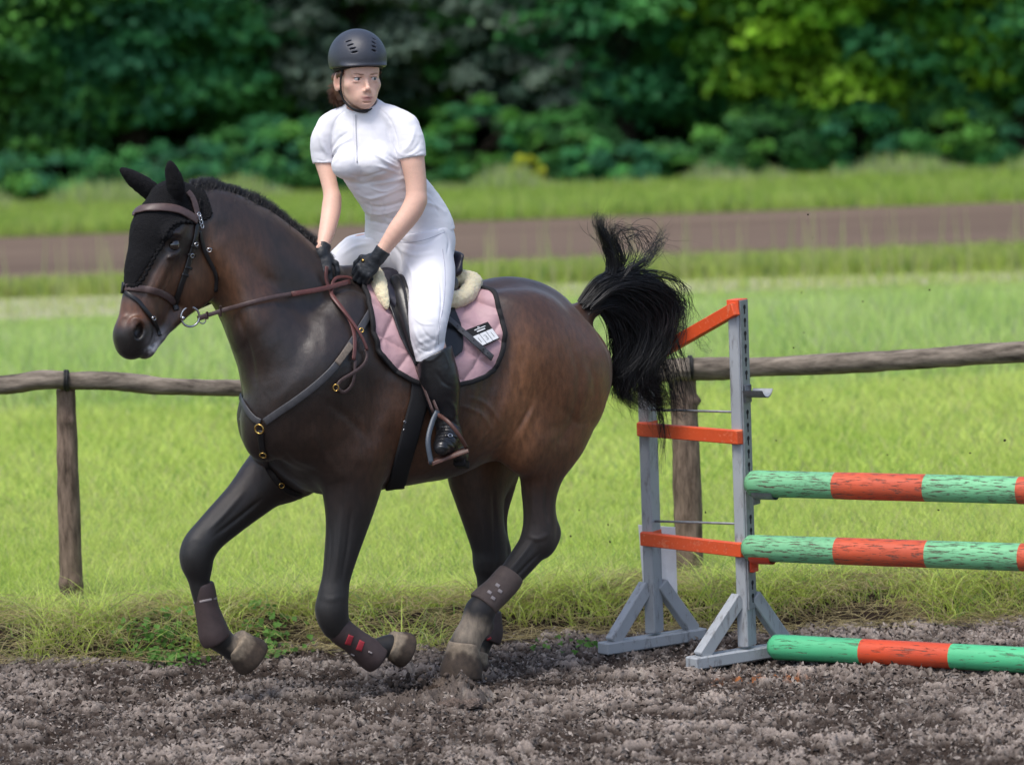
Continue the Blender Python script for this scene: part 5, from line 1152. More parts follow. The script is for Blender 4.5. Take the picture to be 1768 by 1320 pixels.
def txt(s, name, u, v, size, parent, m):
    cu = bpy.data.curves.new('t', 'FONT'); cu.body = s; cu.size = 1; cu.extrude = .01; o = bpy.data.objects.new('t', cu); me = bpy.data.meshes.new_from_object(o)
    co = np.array([v_.co[:] for v_ in me.vertices]); co[:, :2] -= (co[:, :2].max(0)+co[:, :2].min(0))/2
    ex = nrm(C4[1]-C4[0]); ey = nrm(C4[0]-C4[3]); P = tq(u, v, .0047)+co[:, :1]*size*ex+co[:, 1:2]*size*ey+co[:, 2:]*.02*nz
    bpy.data.objects.remove(o); mesh(name, P, [tuple(p.vertices) for p in me.polygons], m, parent, smooth=False)
for s_, u_ in (('1', .18), ('3', .505), ('1', .83)): txt(s_, 'digit', u_, .675, .032, ntag, m_lg)
# ---- saddle
sad = empty('saddle', HP(730, 480, 0), 'black leather jumping saddle under the rider with stirrups and girth', 'saddle')
fl = to_med([(652, 500), (664, 550), (690, 600), (712, 632)]); fb = to_med([(712, 632), (740, 642), (770, 634), (792, 612)]); fr = to_med([(792, 612), (800, 592), (792, 565), (776, 540), (768, 515)])[::-1]
ft = np.array([fl[0], [680, 494], [720, 496], fr[0]])
V2, N2, F2, _ = patch((fl, fb, fr, ft), 50, 50, .030)
fo = mesh('flap', np.concatenate([V2.reshape(-1, 3), mirror(V2.reshape(-1, 3))]), np.concatenate([F2, F2[:, ::-1]+2500]), m_bleather, sad); md = fo.modifiers.new('s', 'SOLIDIFY'); md.thickness = .006
# knee block
ks = Sdf(); KP, KN = hits([(680, 500), (692, 530), (701, 562), (707, 592), (711, 618)], 16, .035)
rr = np.interp(np.arange(16), [0, 3, 9, 13, 15], [.040, .048, .034, .018, .007])
ks.chain(KP, rr, .01, L=None); 
for o_ in (-.012, .008): 
    ks.chain(KP+KN*(rr*.95)[:, None]+HD*o_, rr*0+.0035, .008, sub=True) if False else None
V3, F3 = sdf_mesh(ks, .004); 
kd = np.cross(nrm(np.gradient(KP, axis=0)), KN)
i3 = np.argmin(np.linalg.norm(V3[:, None]-KP[None], axis=2), 1); off3 = ((V3-KP[i3])*kd[i3]).sum(1)/rr[i3]
V3 = V3-vnormals(V3, F3)*(.005*np.exp(-((off3-.35)/.10)**2)+.005*np.exp(-((off3+.3)/.10)**2))[:, None]
mesh('knee_block', V3, F3, m_bleather, sad)
s3 = Sdf()
for p_, q_, r_, w_ in (((668, 474), (700, 484), .030, 2.2), ((700, 484), (735, 486), .026, 3.6), ((735, 486), (764, 466), .026, 5.0), ((764, 466), (772, 440), .022, 6.0)):
    s3.seg(HP(*p_), HP(*q_), r_, r_*.95, .03, HL, w_)
s3.ell(HP(668, 488, 0), (.05, .04, .12), (HD, UPV, HL), .03)
s3.chain([HP(660, 480, .06), HP(668, 505, .14), HP(690, 530, .19)], [.03, .03, .02], .03)
V3, F3 = sdf_mesh(s3, .006); mesh('seat', V3, F3, mat('seat_leather', srgb(40, 38, 50), rough=.4, noise=(40, .3), bump=(200, .2, .001)), sad)
b = MB()
for k_, (dy, wr) in enumerate(((0, .165), (7, .165), (13, .160))):
    P = [HP(772-6*abs(t_)**2*5, 462+dy+28*abs(t_)**1.5, t_*wr)+UPV*0 for t_ in np.linspace(-1, 1, 30)]
    b.tube(P, .004, n=6)
b.build('cantle_piping', mat('piping', srgb(120, 100, 90), rough=.5), sad)
s3 = Sdf(); 
for sd in (1, -1): s3.chain([HP(768, 486, .05*sd), HP(775, 490, .12*sd), HP(760, 505, .17*sd), HP(730, 515, .20*sd)], [.035, .035, .035, .03], .03)
V3, F3 = sdf_mesh(s3, .006); mesh('panel', V3, F3, m_gleather, sad)
# fleece half pad
fs_ = Sdf()
Pn, Nn = hits([(758, 524), (780, 524), (802, 517), (815, 502), (818, 488)], 14, .018, PT_)
Pc = [HP(788, 478, l) for l in (.06, 0, -.06)]; Pm = mirror(Pn)[::-1]
FP = spline(np.concatenate([Pn[::3], Pc, Pm[1::3]]), 60); fs_.chain(FP, np.full(60, .029), .02)
Pn, Nn = hits([(664, 536), (658, 515), (652, 492), (643, 474)], 10, .014, PT_); Pm = mirror(Pn)[::-1]
FP = spline(np.concatenate([Pn[::3], [HP(632, 462, .03), HP(628, 458, 0), HP(632, 462, -.03)], Pm[1::3]]), 50); fs_.chain(FP, np.interp(np.arange(50), [0, 8, 25, 42, 49], [.006, .024, .026, .024, .006]), .02)
V3, F3 = sdf_mesh(fs_, .004); V3 = V3+vnormals(V3, F3)*(.004*fbm(V3, 45, 3, 2)+.0025*fbm(V3, 160, 2, 3))[:, None]
fl_o = mesh('fleece_half_pad', V3, F3, m_fleece); tag(fl_o, 'thick cream sheepskin half pad rolled round the edge of the saddle', 'half pad')
b = MB(); P, N = hits([(758, 548), (775, 562), (795, 577), (818, 597), (836, 611), (846, 618)], 30, .030, PT_); P -= (N*np.linspace(.0, .012, 30)[:, None]); sstrap(b, P, .025, N, .0028)
for i in range(4, 28, 4): b.tube([P[i]+N[i]*.001, P[i]+N[i]*.0042], .0022, n=6, mi=1)
b.build('billet_strap', None, sad, mats=[m_gleather, m_pipe])
b = MB(); P, N = hits([(726, 655), (722, 690), (712, 728), (702, 765), (692, 800), (684, 832)], 40, .010); e = P[-1]
under = [HP(682, 842, l_) for l_ in (.12, .05, 0)]
P = np.concatenate([P, under]); N = np.concatenate([N, [HL*.5-UPV, -UPV, -UPV]]); P2 = spline(P, 60); N2 = nrm(spline(N, 60)); sstrap(b, P2, .075, N2, .006); sstrap(b, mirror(P2), .075, mirror(N2, 0, HL), .006)
b.build('girth', m_pipe, sad)
for (x, y) in ((697, 726), (696, 740)): P, N = hits([(x, y)], 1, .014, sm=False); ring1(P[0], N[0], .006, .0015, .6, 10, 'girth_buckle', m_steel, sad)
# stirrup
FY = HP(770, 740, .33)[1]      # depth of the rider's ankle
for (x0, x1) in ((718, 748), (724, 757)):
    b = MB(); A = HP(x0, 632, .29); B = PY(x1, 712, FY-.08); P = np.linspace(A, B, 10); sstrap(b, P, .012, HD+HL*.4, .002); b.build('stirrup_leather', m_leather, sad)
st = MB(); T0 = PY(755, 710, FY-.08)
st.tube(spline(np.array([T0, PY(746, 730, FY-.11), PY(739, 762, FY-.15), PY(745, 801, FY-.17)]), 20), 1, n=10, flat=(.010, .008), up=np.array([0, 1, 0]))
sti = st.build('stirrup_iron', mat('stirrup_grey', srgb(62, 70, 80), rough=.45, metal=.3), sad)
m_br = mat('stirrup_brown', srgb(84, 54, 46), rough=.5, noise=(60, .3))
st = MB(); st.tube(spline(np.array([T0+UPV*-.01, PY(774, 728, FY-.14), PY(792, 750, FY-.15), PY(805, 772, FY-.13)]), 20), 1, n=10, flat=(.0075, .008), up=np.array([0, 1, 0])); 
A = PY(747, 800, FY-.17); B = PY(807, 778, FY-.13); w_ = np.cross(nrm(B-A), UPV); w_ = w_ if w_[1] < 0 else -w_
st.box((A+B)/2-w_*.02, B-A, w_, np.cross(nrm(B-A), w_), np.linalg.norm(B-A)+.008, .060, .016, .004); o = st.build('tread', m_br, sti)
# ---- leg boots
def legboot(P, label, m, red=None, dash=None, k=1.0, cutA=None, strapc=None, f=.86):
    Q = spline(np.array(P, float), len(P)*4); C = np.array([HP(q[0], q[1], q[2]) for q in Q]); r = np.array([px_m(c, q[3]) for c, q in zip(C, Q)])
    s = Sdf(); s.chain(C, r, .008, HL, f); s.plane(C[1], C[0]-C[1], .006); s.plane(C[-2], C[-1]-C[-2], .006)
    V, F = sdf_mesh(s, .0045, it=1); o = mesh('leg_boot', V, F, m); tag(o, label, 'leg boot', 'protective boots on the horse\'s legs'); T = bvh(V, F)
    for nm, lst, mm in (('red_tab', red, MATS.get('red_print')), ('pale_strap', dash, MATS.get('pale_print'))):
        if lst:
            for (q0, q1, w) in lst:
                b = MB(); Pq, Nq = hits([q0, ((q0[0]+q1[0])/2, (q0[1]+q1[1])/2), q1], 8, .0015, T); sstrap(b, Pq, px_m(Pq[0], w), Nq, .0018); b.build(nm, mm, o)
    return o
mat('red_print', srgb(170, 50, 60), rough=.6); mat('pale_print', srgb(160, 150, 148), rough=.6)
m_boot = mat('boot_shell', srgb(76, 62, 61), rough=.6, noise=(25, .35), bump=(80, .2, .003)); m_boot2 = mat('boot_shell_dusty', srgb(100, 86, 80), rough=.75, noise=(25, .35))
legboot([(575, 1072, .155, 21), (590, 1090, .155, 22.5), (609, 1104, .155, 21.5), (630, 1121, .155, 24), (646, 1133, .155, 26), (654, 1139, .155, 23)], 'brown-grey boot with red tabs on the near front leg', m_boot, red=[((606, 1096), (600, 1112), 11), ((625, 1106), (619, 1122), 11)], dash=[((606, 1128), (612, 1131), 3), ((636, 1124), (642, 1127), 3)])
legboot([(349, 1002, -.155, 17), (352, 1020, -.155, 19.5), (357, 1048, -.155, 20), (365, 1078, -.155, 23.5), (370, 1096, -.155, 26), (376, 1108, -.155, 23)], 'brown-grey boot with two pale straps on the reaching front leg', m_boot, dash=[((335, 1040), (374, 1032), 4)])
legboot([(886, 986, .135, 21), (876, 1000, .135, 25), (858, 1020, .135, 25), (840, 1036, .135, 26), (832, 1046, .135, 27)], 'dusty grey boot with pale dashes on the near hind leg', m_boot2, dash=[((856, 1008), (862, 1012), 6), ((842, 1020), (848, 1024), 6), ((860, 1018), (866, 1022), 6), ((848, 1030), (854, 1034), 6)])
legboot([(844, 1050, -.135, 20), (843, 1070, -.135, 23), (841, 1092, -.135, 27), (836, 1108, -.135, 26)], 'dark boot with a red rim on the far hind leg', m_boot, red=[((838, 1106), (848, 1100), 4)])
# ================================================================ rider
def Yof(px, py, lat): return HP(px, py, lat)[1]
TY = R(18); TFw = np.array([-math.sin(TY), -math.cos(TY), 0]); TLf = np.array([math.cos(TY), -math.sin(TY), 0])     # torso forward, her left
rider = empty('person', HP(712, 420, 0), 'woman in white shirt and breeches and black helmet riding the bay horse', 'person')
def pr(a): return a if len(a) == 3 and isinstance(a, np.ndarray) else PY(*a)
def T(s, pts, k=.03, f=1.0, L=None, shrink=0, sm=3):
    """chain of (px,py,Y,r_px[,f])"""
    A = np.array([(*p[:4], p[4] if len(p) > 4 else f) for p in pts], float); A = spline(A, len(A)*sm) if len(A) > 2 else A
    Q = [PY(*q[:3]) for q in A]; r = [px_m(c, q[3])-shrink for c, q in zip(Q, A)]
    for i in range(len(Q)-1): s.seg(Q[i], Q[i+1], r[i], r[i+1], k if i == 0 else .008, L, A[i, 4], A[i+1, 4])
def EL(s, c, rad, axes=None, k=.03, shrink=0, sub=False): s.ell(PY(*c), [q-shrink for q in rad], axes or (TLf, TFw, UPV), k, sub)
# -- landmarks
TORSO = [(628, 205, .03, 40, .75), (632, 228, .03, 58, .66), (636, 258, .02, 62, .68), (648, 290, .02, 58, .70), (668, 320, .05, 58, .70), (689, 348, .09, 62, .70), (703, 385, .13, 74, .74), (708, 405, .14, 78.5, .76), (710, 420, .14, 79, .76)]
LYh, LYk, LYa = Yof(735, 440, .11), Yof(737, 590, .31), Yof(770, 740, .33)
LTHIGH = [(728, 425, LYh+.03, 50), (738, 470, LYh-.02, 47), (742, 510, LYh*.5+LYk*.5, 39.5), (739, 560, LYk, 32), (739, 592, LYk, 27.5), (746, 618, LYk, 26.5), (750, 640, LYk, 27)]
RTHIGH = [(672, 425, Yof(672, 425, -.08), 50), (628, 440, Yof(628, 440, -.18), 42), (588, 468, Yof(588, 468, -.25), 34), (562, 500, Yof(562, 500, -.28), 30), (575, 530, Yof(575, 530, -.30), 26)]
LSHIN = [(747, 590, LYk, 30), (752, 622, LYk, 32.5), (760, 662, LYk*.5+LYa*.5, 33.5), (766, 700, LYa, 26.5), (772, 732, LYa, 20), (777, 752, LYa, 19)]
RSHIN = [(566, 500, Yof(566, 500, -.28), 28), (580, 560, Yof(580, 560, -.32), 31), (598, 640, Yof(598, 640, -.33), 24), (606, 690, Yof(606, 690, -.33), 18)]
LARM = [(697, 222, -.02, 27), (706, 245, -.04, 26), (712, 275, -.06, 23), (718, 315, -.07, 20.5), (719, 345, -.08, 19.5)]
LFOR = [(719, 346, -.08, 19), (708, 368, -.09, 18.5), (686, 397, -.10, 16.5), (664, 428, -.10, 12.5), (652, 445, -.10, 11.5)]
RARM = [(572, 222, .08, 25), (559, 245, .08, 22), (558, 272, .08, 18.5), (566, 305, .06, 16.5), (574, 340, .03, 16)]
RFOR = [(574, 342, .03, 16), (571, 368, .0, 16.5), (564, 400, -.06, 14), (556, 428, -.11, 11), (555, 438, -.12, 11)]
# -- head frame: her left, forward, up
hy = R(21); hp = R(-3); ht = R(1)
Hf = np.array([math.sin(hy)*math.cos(hp), -math.cos(hy)*math.cos(hp), math.sin(hp)]); Hl = nrm(np.cross(UPV, Hf)); Hl = Hl if Hl[0] > 0 else -Hl; Hu = nrm(np.cross(Hf, Hl)); Hu = Hu if Hu[2] > 0 else -Hu
Hu, Hl = nrm(Hu*math.cos(ht)+Hl*math.sin(ht)), nrm(Hl*math.cos(ht)-Hu*math.sin(ht))
HS = 1.03
HO = PY(631, 136, -.08) - (Hf*.078)*HS       # origin: head centre at eye height
def hl(x, y, z): return HO+(Hl*x+Hf*y+Hu*z)*HS
AX = (Hl, Hf, Hu)
def head(s):
    e = lambda c, r, k=.02, sub=False, ax=AX: s.ell(hl(*c), [q*HS for q in r], ax, k, sub)
    g = lambda a, b, ra, rb, k=.01, sub=False: s.seg(hl(*a), hl(*b), ra*HS, rb*HS, k, sub=sub)
    e((0, -.012, .040), (.073, .092, .085)); e((0, .020, -.020), (.065, .068, .075), .03)
    e((0, .038, -.056), (.043, .050, .046), .03)
    for q in (1, -1):
        g((.047*q, -.008, -.045), (.014*q, .068, -.091), .012, .011, .028)       # jaw
        e((.043*q, .052, -.024), (.020, .018, .016), .025)                     # cheekbone
        e((.024*q, .060, -.060), (.016, .018, .022), .03)
    e((0, .076, -.093), (.0165, .015, .013), .018)
    e((0, .066, .035), (.052, .022, .035), .03)
    for q in (1, -1):
        g((.012*q, .085, .013), (.042*q, .073, .017), .0060, .0045, .014)
        e((.031*q, .0945, .001), (.0175, .0145, .0105), .012, True)
        e((.031*q, .0772, .0078), (.0165, .0105, .0042), .004)                   # upper lid
        e((.031*q, .0755, -.0095), (.014, .009, .0035), .008)
    g((0, .080, .010), (0, .104, -.032), .0065, .0075, .010); e((0, .105, -.036), (.0085, .0085, .0075), .008)
    for q in (1, -1):
        e((.0108*q, .096, -.042), (.0048, .0080, .0052), .006); e((.0065*q, .103, -.0465), (.003, .004, .0028), .003, True)
    e((0, .079, -.067), (.028, .0145, .022), .022)
    g((-.019, .0855, -.0665), (-.003, .0945, -.0640), .0022, .0036, .006); g((.019, .0855, -.0665), (.003, .0945, -.0640), .0022, .0036, .006)
    g((-.013, .0875, -.0730), (.013, .0875, -.0730), .0036, .0036, .006); e((0, .0888, -.0738), (.013, .0050, .0042), .006)
    for q in (1, -1): g((0, .0990, -.0690), (.0250*q, .0850, -.0700), .0011, .0011, .003, True)
    e((0, .091, -.084), (.014, .004, .0035), .006, True)
    for q in (1, -1):
        c = .0765*q; a = (nrm(Hl*q+Hf*.35), nrm(Hf-Hl*q*.35), nrm(Hu-Hf*.15))
        s.ell(hl(c, -.014, -.014), [.006*HS, .021*HS, .034*HS], a, .006); s.ell(hl(c+.006*q, -.010, -.012), [.006*HS, .011*HS, .020*HS], a, .005, True)
        s.ell(hl(c-.001*q, -.001, -.036), [.005*HS, .008*HS, .009*HS], a, .005)
# -- hands: palm, four unequal curled fingers and a thumb
def hand(s, W, d, a, n, scale=1.0, g=0.0, curl=(.55, 1.35, 1.2), spread=0.02):
    """W wrist, d wrist->knuckles, a little finger->index, n out of the back of the hand"""
    d, a, n = nrm(d), nrm(a), nrm(n); n = nrm(n-d*(n@d)); a = nrm(a-d*(a@d)-n*(a@n)); S_ = scale
    s.seg(W-d*.015, W+d*.02*S_, .0235*S_+g, .026*S_+g, .012, n, .72)
    C = W+d*.050*S_; s.ell(C, (.044*S_+g, .041*S_+g, .0165*S_+g), (d, a, n), .014)
    s.ell(W+d*.030*S_+a*.024*S_-n*.010, (.028*S_+g, .015*S_+g, .015*S_+g), (nrm(d+a*.3), a, n), .012)
    for i, (off, L0, r0) in enumerate(((-.030, .034, .0086), (-.011, .041, .0094), (.009, .043, .0096), (.028, .038, .0094))):
        P = W+d*(.083-.010*abs(off-.005)/.03)*S_+a*off*S_; ang = 0; k = .006
        dd = nrm(d+a*spread*off*20)
        s.ell(P+n*.003, (.010*S_+g, .0085*S_+g, .010*S_+g), (d, a, n), .008)
        for j, (fr, c) in enumerate(zip((1.0, .64, .50), curl)):
            ang += c*(1+.10*(1-i)*.5); dv = nrm(dd*math.cos(ang)-n*math.sin(ang)); Q = P+dv*L0*fr*S_
            s.seg(P, Q, r0*S_*(1-.07*j)+g, r0*S_*(.93-.07*j)+g, .004 if j else .007); P = Q
    P = W+d*.022*S_+a*.026*S_-n*.006
    for (v, L0, r) in ((d*.62+a*.68-n*.30, .038, .0115), (d*.98+a*.10-n*.30, .031, .0102), (d*.85-a*.30-n*.38, .025, .0092)):
        Q = P+nrm(v)*L0*S_; s.seg(P, Q, r*S_+g, r*S_*.93+g, .006); P = Q
Lw = PY(*LFOR[-1][:3]); Rw = PY(*RFOR[-1][:3])
LH = dict(W=Lw, d=PY(614, 481, -.10)-Lw, a=PY(598, 466, -.09)-PY(618, 490, -.11), n=np.array([-.25, -1, .35]), scale=.98)
RH = dict(W=Rw, d=PY(557, 470, -.15)-Rw, a=np.array([1.0, -.1, .1]), n=np.array([-.3, -1, .4]), scale=.92)
# -- one continuous skin
bs = Sdf(); T(bs, TORSO, f=.7, L=TFw, shrink=.012)
head(bs); bs.seg(hl(0, -.022, -.060), PY(628, 205, .02), .050, .052, .02)
for ch in (LARM, RARM): T(bs, ch, .03, shrink=.0065)
for ch in (LFOR, RFOR): T(bs, ch, .012, shrink=.0018)
T(bs, LTHIGH[1:], .03, shrink=.012); T(bs, RTHIGH[1:], .03, shrink=.012); T(bs, LSHIN, .02, shrink=.022); T(bs, RSHIN, .02, shrink=.012)
hand(bs, **{**LH}, g=-.0025); hand(bs, **{**RH}, g=-.0025)
bs.seg(PY(777, 752, LYa), PY(766, 772, LYa-.10), .030, .024, .02)
ps = [p for p in bs.p if p[11] == 'add']; blo = np.min([p[8] for p in ps], 0)-.02; bhi = np.max([p[9] for p in ps], 0)+.02
V, F = bs.mesh(.0032, blo, bhi); V = smooth_mesh(V, F, 1, .4)
# finer head: same field, replaces the coarse one above the collar
cutz = hl(0, 0, -.125); keep = ((V-cutz)@Hu < 0)[F].all(1) | (np.linalg.norm(V[F[:, 0]]-HO, axis=1) > .17)
hs2 = Sdf(); head(hs2); hs2.seg(hl(0, -.022, -.060), PY(628, 205, .02), .050, .052, .02)
hV, hF = hs2.mesh(.0015, HO-.16, HO+.15); hV = smooth_mesh(hV, hF, 1, .25); kh = ((hV-cutz)@Hu > -.012)[hF].all(1)
def orient(V, F):
    a, b, c, d = [V[F[:, i]] for i in range(4)]; m = V.mean(0)
    v = np.einsum('ij,ij->i', a-m, np.cross(b-m, c-m)).sum()+np.einsum('ij,ij->i', a-m, np.cross(c-m, d-m)).sum(); return F if v > 0 else F[:, ::-1].copy()
F = orient(V, F); hF2 = orient(hV, hF)
BVv = np.concatenate([V, hV]); BF = np.concatenate([F[keep], hF2[kh]+len(V)])
us = np.unique(BF); rm = np.full(len(BVv), -1); rm[us] = np.arange(len(us)); BVv = BVv[us]; BF = rm[BF]
loc = np.stack([(BVv-HO)@Hl, (BVv-HO)@Hf, (BVv-HO)@Hu], 1)/HS
SK = np.array(srgb(226, 184, 164)); BC = np.tile(SK, (len(BVv), 1))
BC = BC*(1+.04*fbm(BVv, 25, 3, 3)[:, None])
def lb(c, r, a=.5, b=1.15): return 1-sstep(a, b, np.sqrt((((loc-np.array(c))/np.array(r))**2).sum(1)))
ish = loc[:, 2] > -.13
for q in (1, -1):
    BC = mixc(BC, (.62, .33, .27), lb((.042*q, .06, -.035), (.028, .03, .025))*.35)
    BC = mixc(BC, (.20, .11, .07), lb((.021*q, .092, .0160), (.011, .03, .0026), .7, 1.1)*.8*ish); BC = mixc(BC, (.22, .13, .08), lb((.036*q, .08, .0190), (.013, .03, .0022), .7, 1.1)*.75*ish)
    BC = mixc(BC, (.10, .05, .035), lb((.031*q, .088, .0048), (.0170, .03, .0022), .7, 1.1)*.9*ish)
    BC = mixc(BC, (.50, .26, .22), lb((.031*q, .085, -.010), (.016, .02, .006))*.15*ish)
    BC = mixc(BC, (.60, .24, .17), lb((.080*q, -.008, -.012), (.02, .02, .03))*.45)
BC = mixc(BC, (.50, .20, .19), np.maximum(lb((0, .094, -.0655), (.026, .04, .0036), .7, 1.1), lb((0, .092, -.0735), (.019, .04, .0048), .7, 1.1))*.70*ish)
BC = mixc(BC, (.25, .09, .08), lb((0, .097, -.0695), (.027, .05, .0016), .7, 1.1)*.9*ish)
BC = mixc(BC, (.62, .34, .28), lb((0, .108, -.040), (.014, .014, .012))*.4)
m_skin = mat('skin', tuple(SK), rough=.48, spec=.35, attr='Col', noise=(140, .05), subs=.12)
pbody = mesh('body', BVv, BF, m_skin, rider, colors=BC)
RT = bvh(BVv, BF)
# eyes looking to the camera's right
m_eyeb = mat('eyeball', (.8, .8, .8), rough=.12, attr='Col')
for q in (1, -1):
    c = hl(.031*q, .0730, -.001); r = .0125; g = nrm(Hf+Hl*.30); V = []; n_, m2 = 24, 24
    u = nrm(np.cross(g, Hu)); w = np.cross(u, g)
    for i in range(m2+1):
        for j in range(n_):
            th = math.pi*i/m2; ph = 2*math.pi*j/n_; V.append(c+r*(g*math.cos(th)+(u*math.cos(ph)+w*math.sin(ph))*math.sin(th)))
    V = np.array(V); ang = np.repeat(np.arange(m2+1)*math.pi/m2, n_); C = np.where((ang < .22)[:, None], [.01, .01, .01], np.where((ang < .50)[:, None], [.10, .12, .12], [.62, .58, .56]))
    mesh('eye', V, [(i*n_+j, i*n_+(j+1) % n_, (i+1)*n_+(j+1) % n_, (i+1)*n_+j) for i in range(m2) for j in range(n_)], m_eyeb, rider, colors=C)
# -- cloth
m_shirt = mat('white_shirt', (.80, .80, .845), rough=.75, spec=.3, bump=(900, .06, .0005), sheen=.1)
m_breech = mat('white_breeches', (.80, .80, .85), rough=.8, spec=.25, bump=(700, .08, .0006), sheen=.1)
ss = Sdf(); T(ss, LARM[:4], .03); T(ss, RARM[:4], .03)
a_, b_ = PY(712, 275, -.06), PY(718, 315, -.07); 
ss.fn(lambda x: -np.maximum(np.maximum(((PY(711, 273, -.06)-x)@nrm(b_-a_+np.array([.0, 0, -.0]))), np.linalg.norm(x-PY(716, 300, -.07), axis=1)-.10), -1), PY(716, 300, -.07)-.12, PY(716, 300, -.07)+.12, .003, 'int')
c_, d_ = PY(558, 272, .08), PY(566, 305, .06)
ss.fn(lambda x: -np.maximum(np.maximum(((PY(557, 281, .08)-x)@nrm(np.array([0, 0, -1.0]))), np.linalg.norm(x-PY(560, 312, .07), axis=1)-.075), -1), PY(560, 312, .07)-.1, PY(560, 312, .07)+.1, .003, 'int')
T(ss, TORSO, .025, f=.7, L=TFw)
T(ss, [(625, 200, .03, 20), (598, 203, .05, 20), (572, 218, .08, 24)], .03); T(ss, [(632, 200, .02, 20), (665, 202, 0, 22), (697, 220, -.02, 27)], .03)
for c, r in (((598, 284, -.055), (.056, .050, .056)), ((650, 281, -.075), (.060, .052, .058))): EL(ss, c, r, k=.035)
ss.seg(PY(627, 205, .01), PY(623, 172, -.005), .062, .060, .012)
ss.seg(PY(625, 188, .0), PY(622, 140, -.01), .0535, .056, .002, sub=True)
cq = PY(613, 191, -.05); cn = nrm(UPV*.9-TFw*-.42+TLf*.0)
ss.fn(lambda x: -np.maximum(-((x-cq)@cn), np.linalg.norm(x-PY(623, 165, .0), axis=1)-.105), PY(623, 170, 0)-.13, PY(623, 170, 0)+.13, .003, 'int')
hemq = PY(705, 408, .12); hn = nrm(UPV+TLf*-.10+TFw*.12); ss.plane(hemq, -hn, .003)
V, F = ss.mesh(.0042, ss_lo := PY(600, 430, .3)-np.array([.25, .6, .1]), PY(800, 150, -.3)+np.array([.1, .7, .1]))
V = smooth_mesh(V, F, 2, .5); F = orient(V, F); N = vnormals(V, F)
V = V+N*(.0020*fbm(V, 11, 3, 6)+.0012*fbm(V*np.array([1, 1, 2.2]), 26, 2, 66))[:, None]
V = creases(V, N, [(p_, w_*.85, a_*1.55) for p_, w_, a_ in [
 ([(602, 186), (585, 200), (574, 222), (570, 262)], 1.6, -.0022), ([(652, 184), (672, 205), (684, 235), (690, 270)], 1.6, -.0022),
 ([(611, 197), (613, 240), (614, 282)], 1.3, -.0030), ([(617, 197), (619, 240), (619, 282)], 1.3, -.0018), ([(607, 196), (609, 240), (611, 280)], 2.5, .0010),
 ([(598, 188), (612, 196), (640, 190), (652, 178)], 1.6, -.0020),
 ([(688, 290), (668, 280), (642, 262)], 3.0, .0045), ([(690, 280), (672, 268), (655, 252)], 3, -.003), ([(690, 300), (670, 292), (650, 286)], 3.2, .0035), ([(692, 268), (680, 250), (676, 225)], 3, .003), ([(686, 262), (672, 240), (668, 215)], 3, -.002),
 ([(571, 270), (585, 252), (606, 240)], 3, .004), ([(571, 258), (584, 240), (602, 228)], 3, -.003), ([(572, 285), (590, 268), (606, 262)], 3, .002),
 ([(550, 225), (556, 250), (566, 268)], 4, .003), ([(716, 225), (708, 248), (696, 262)], 4, .003), ([(725, 245), (716, 258), (700, 268)], 3, -.002),
 ([(618, 335), (645, 342), (700, 322)], 3.5, .003), ([(625, 350), (660, 358), (720, 340)], 3.5, -.003), ([(624, 362), (655, 370), (690, 362)], 3, .003), ([(628, 378), (650, 384), (690, 392)], 3, -.0025),
 ([(640, 318), (680, 312), (725, 300)], 4, .003), ([(700, 330), (735, 330), (755, 348)], 4, -.003), ([(715, 350), (745, 352), (768, 366)], 3, .003), ([(640, 345), (642, 365), (638, 385)], 3, .0025), ([(660, 348), (664, 370), (662, 390)], 3, -.0025), ([(600, 312), (625, 318), (655, 312)], 4, -.003),
 ([(545, 275), (556, 278), (570, 276)], 1.2, -.0015), ([(688, 271), (710, 270), (730, 260)], 1.2, -.0018),
 ([(606, 215), (603, 240), (598, 262)], 5, .002), ([(640, 215), (650, 240), (655, 258)], 5, -.002),
 ([(600, 300), (622, 306), (650, 300), (680, 288)], 2.5, -.0022), ([(640, 325), (665, 330), (695, 318)], 2.2, .0022), ([(650, 372), (680, 378), (720, 370)], 2.2, -.002), ([(690, 340), (705, 350), (730, 352)], 2, .002), ([(730, 335), (748, 352), (760, 372)], 2, -.002), ([(630, 392), (660, 402), (700, 408)], 1.5, -.0012)]])
mesh('shirt', V, F, m_shirt, rider)
b = MB(); zp, zn = hits([(614, 198), (615.5, 240), (616.5, 281)], 16, .0015, bvh(V, F)); b.tube(zp, 1, n=6, flat=(.0022, .001), up=zn); b.build('zip', mat('zip', (.45, .46, .5), rough=.4), rider)
bb = Sdf(); EL(bb, (706, 412, .135), (.148, .112, .100), k=.03, shrink=0); T(bb, [(692, 360, .10, 60, .70), (703, 385, .13, 72.5, .73), (708, 415, .14, 77, .75)], .03, L=TFw)
T(bb, LTHIGH, .04); T(bb, RTHIGH, .04); bb.ell(HP(728, 415, 0), (.10, .14, .09), (HD, HL, UPV), .04)
bb.plane(hemq+UPV*.022, hn, .004); V, F = bb.mesh(.0045, PY(500, 640, -.4)-np.array([0, .1, 0]), PY(830, 350, .6)); V = smooth_mesh(V, F, 2, .5); F = orient(V, F); N = vnormals(V, F)
pj = proj(V); V = V+N*(.0017*fbm(V, 13, 3, 16)+.0011*np.sin((pj[:, 0]*.55+pj[:, 1]*.95)/2.3+3*fbm(V, 12, 2, 4))*blob(pj, (742, 602), 24, 24, .5)*(pj[:, 1] > 560))[:, None]
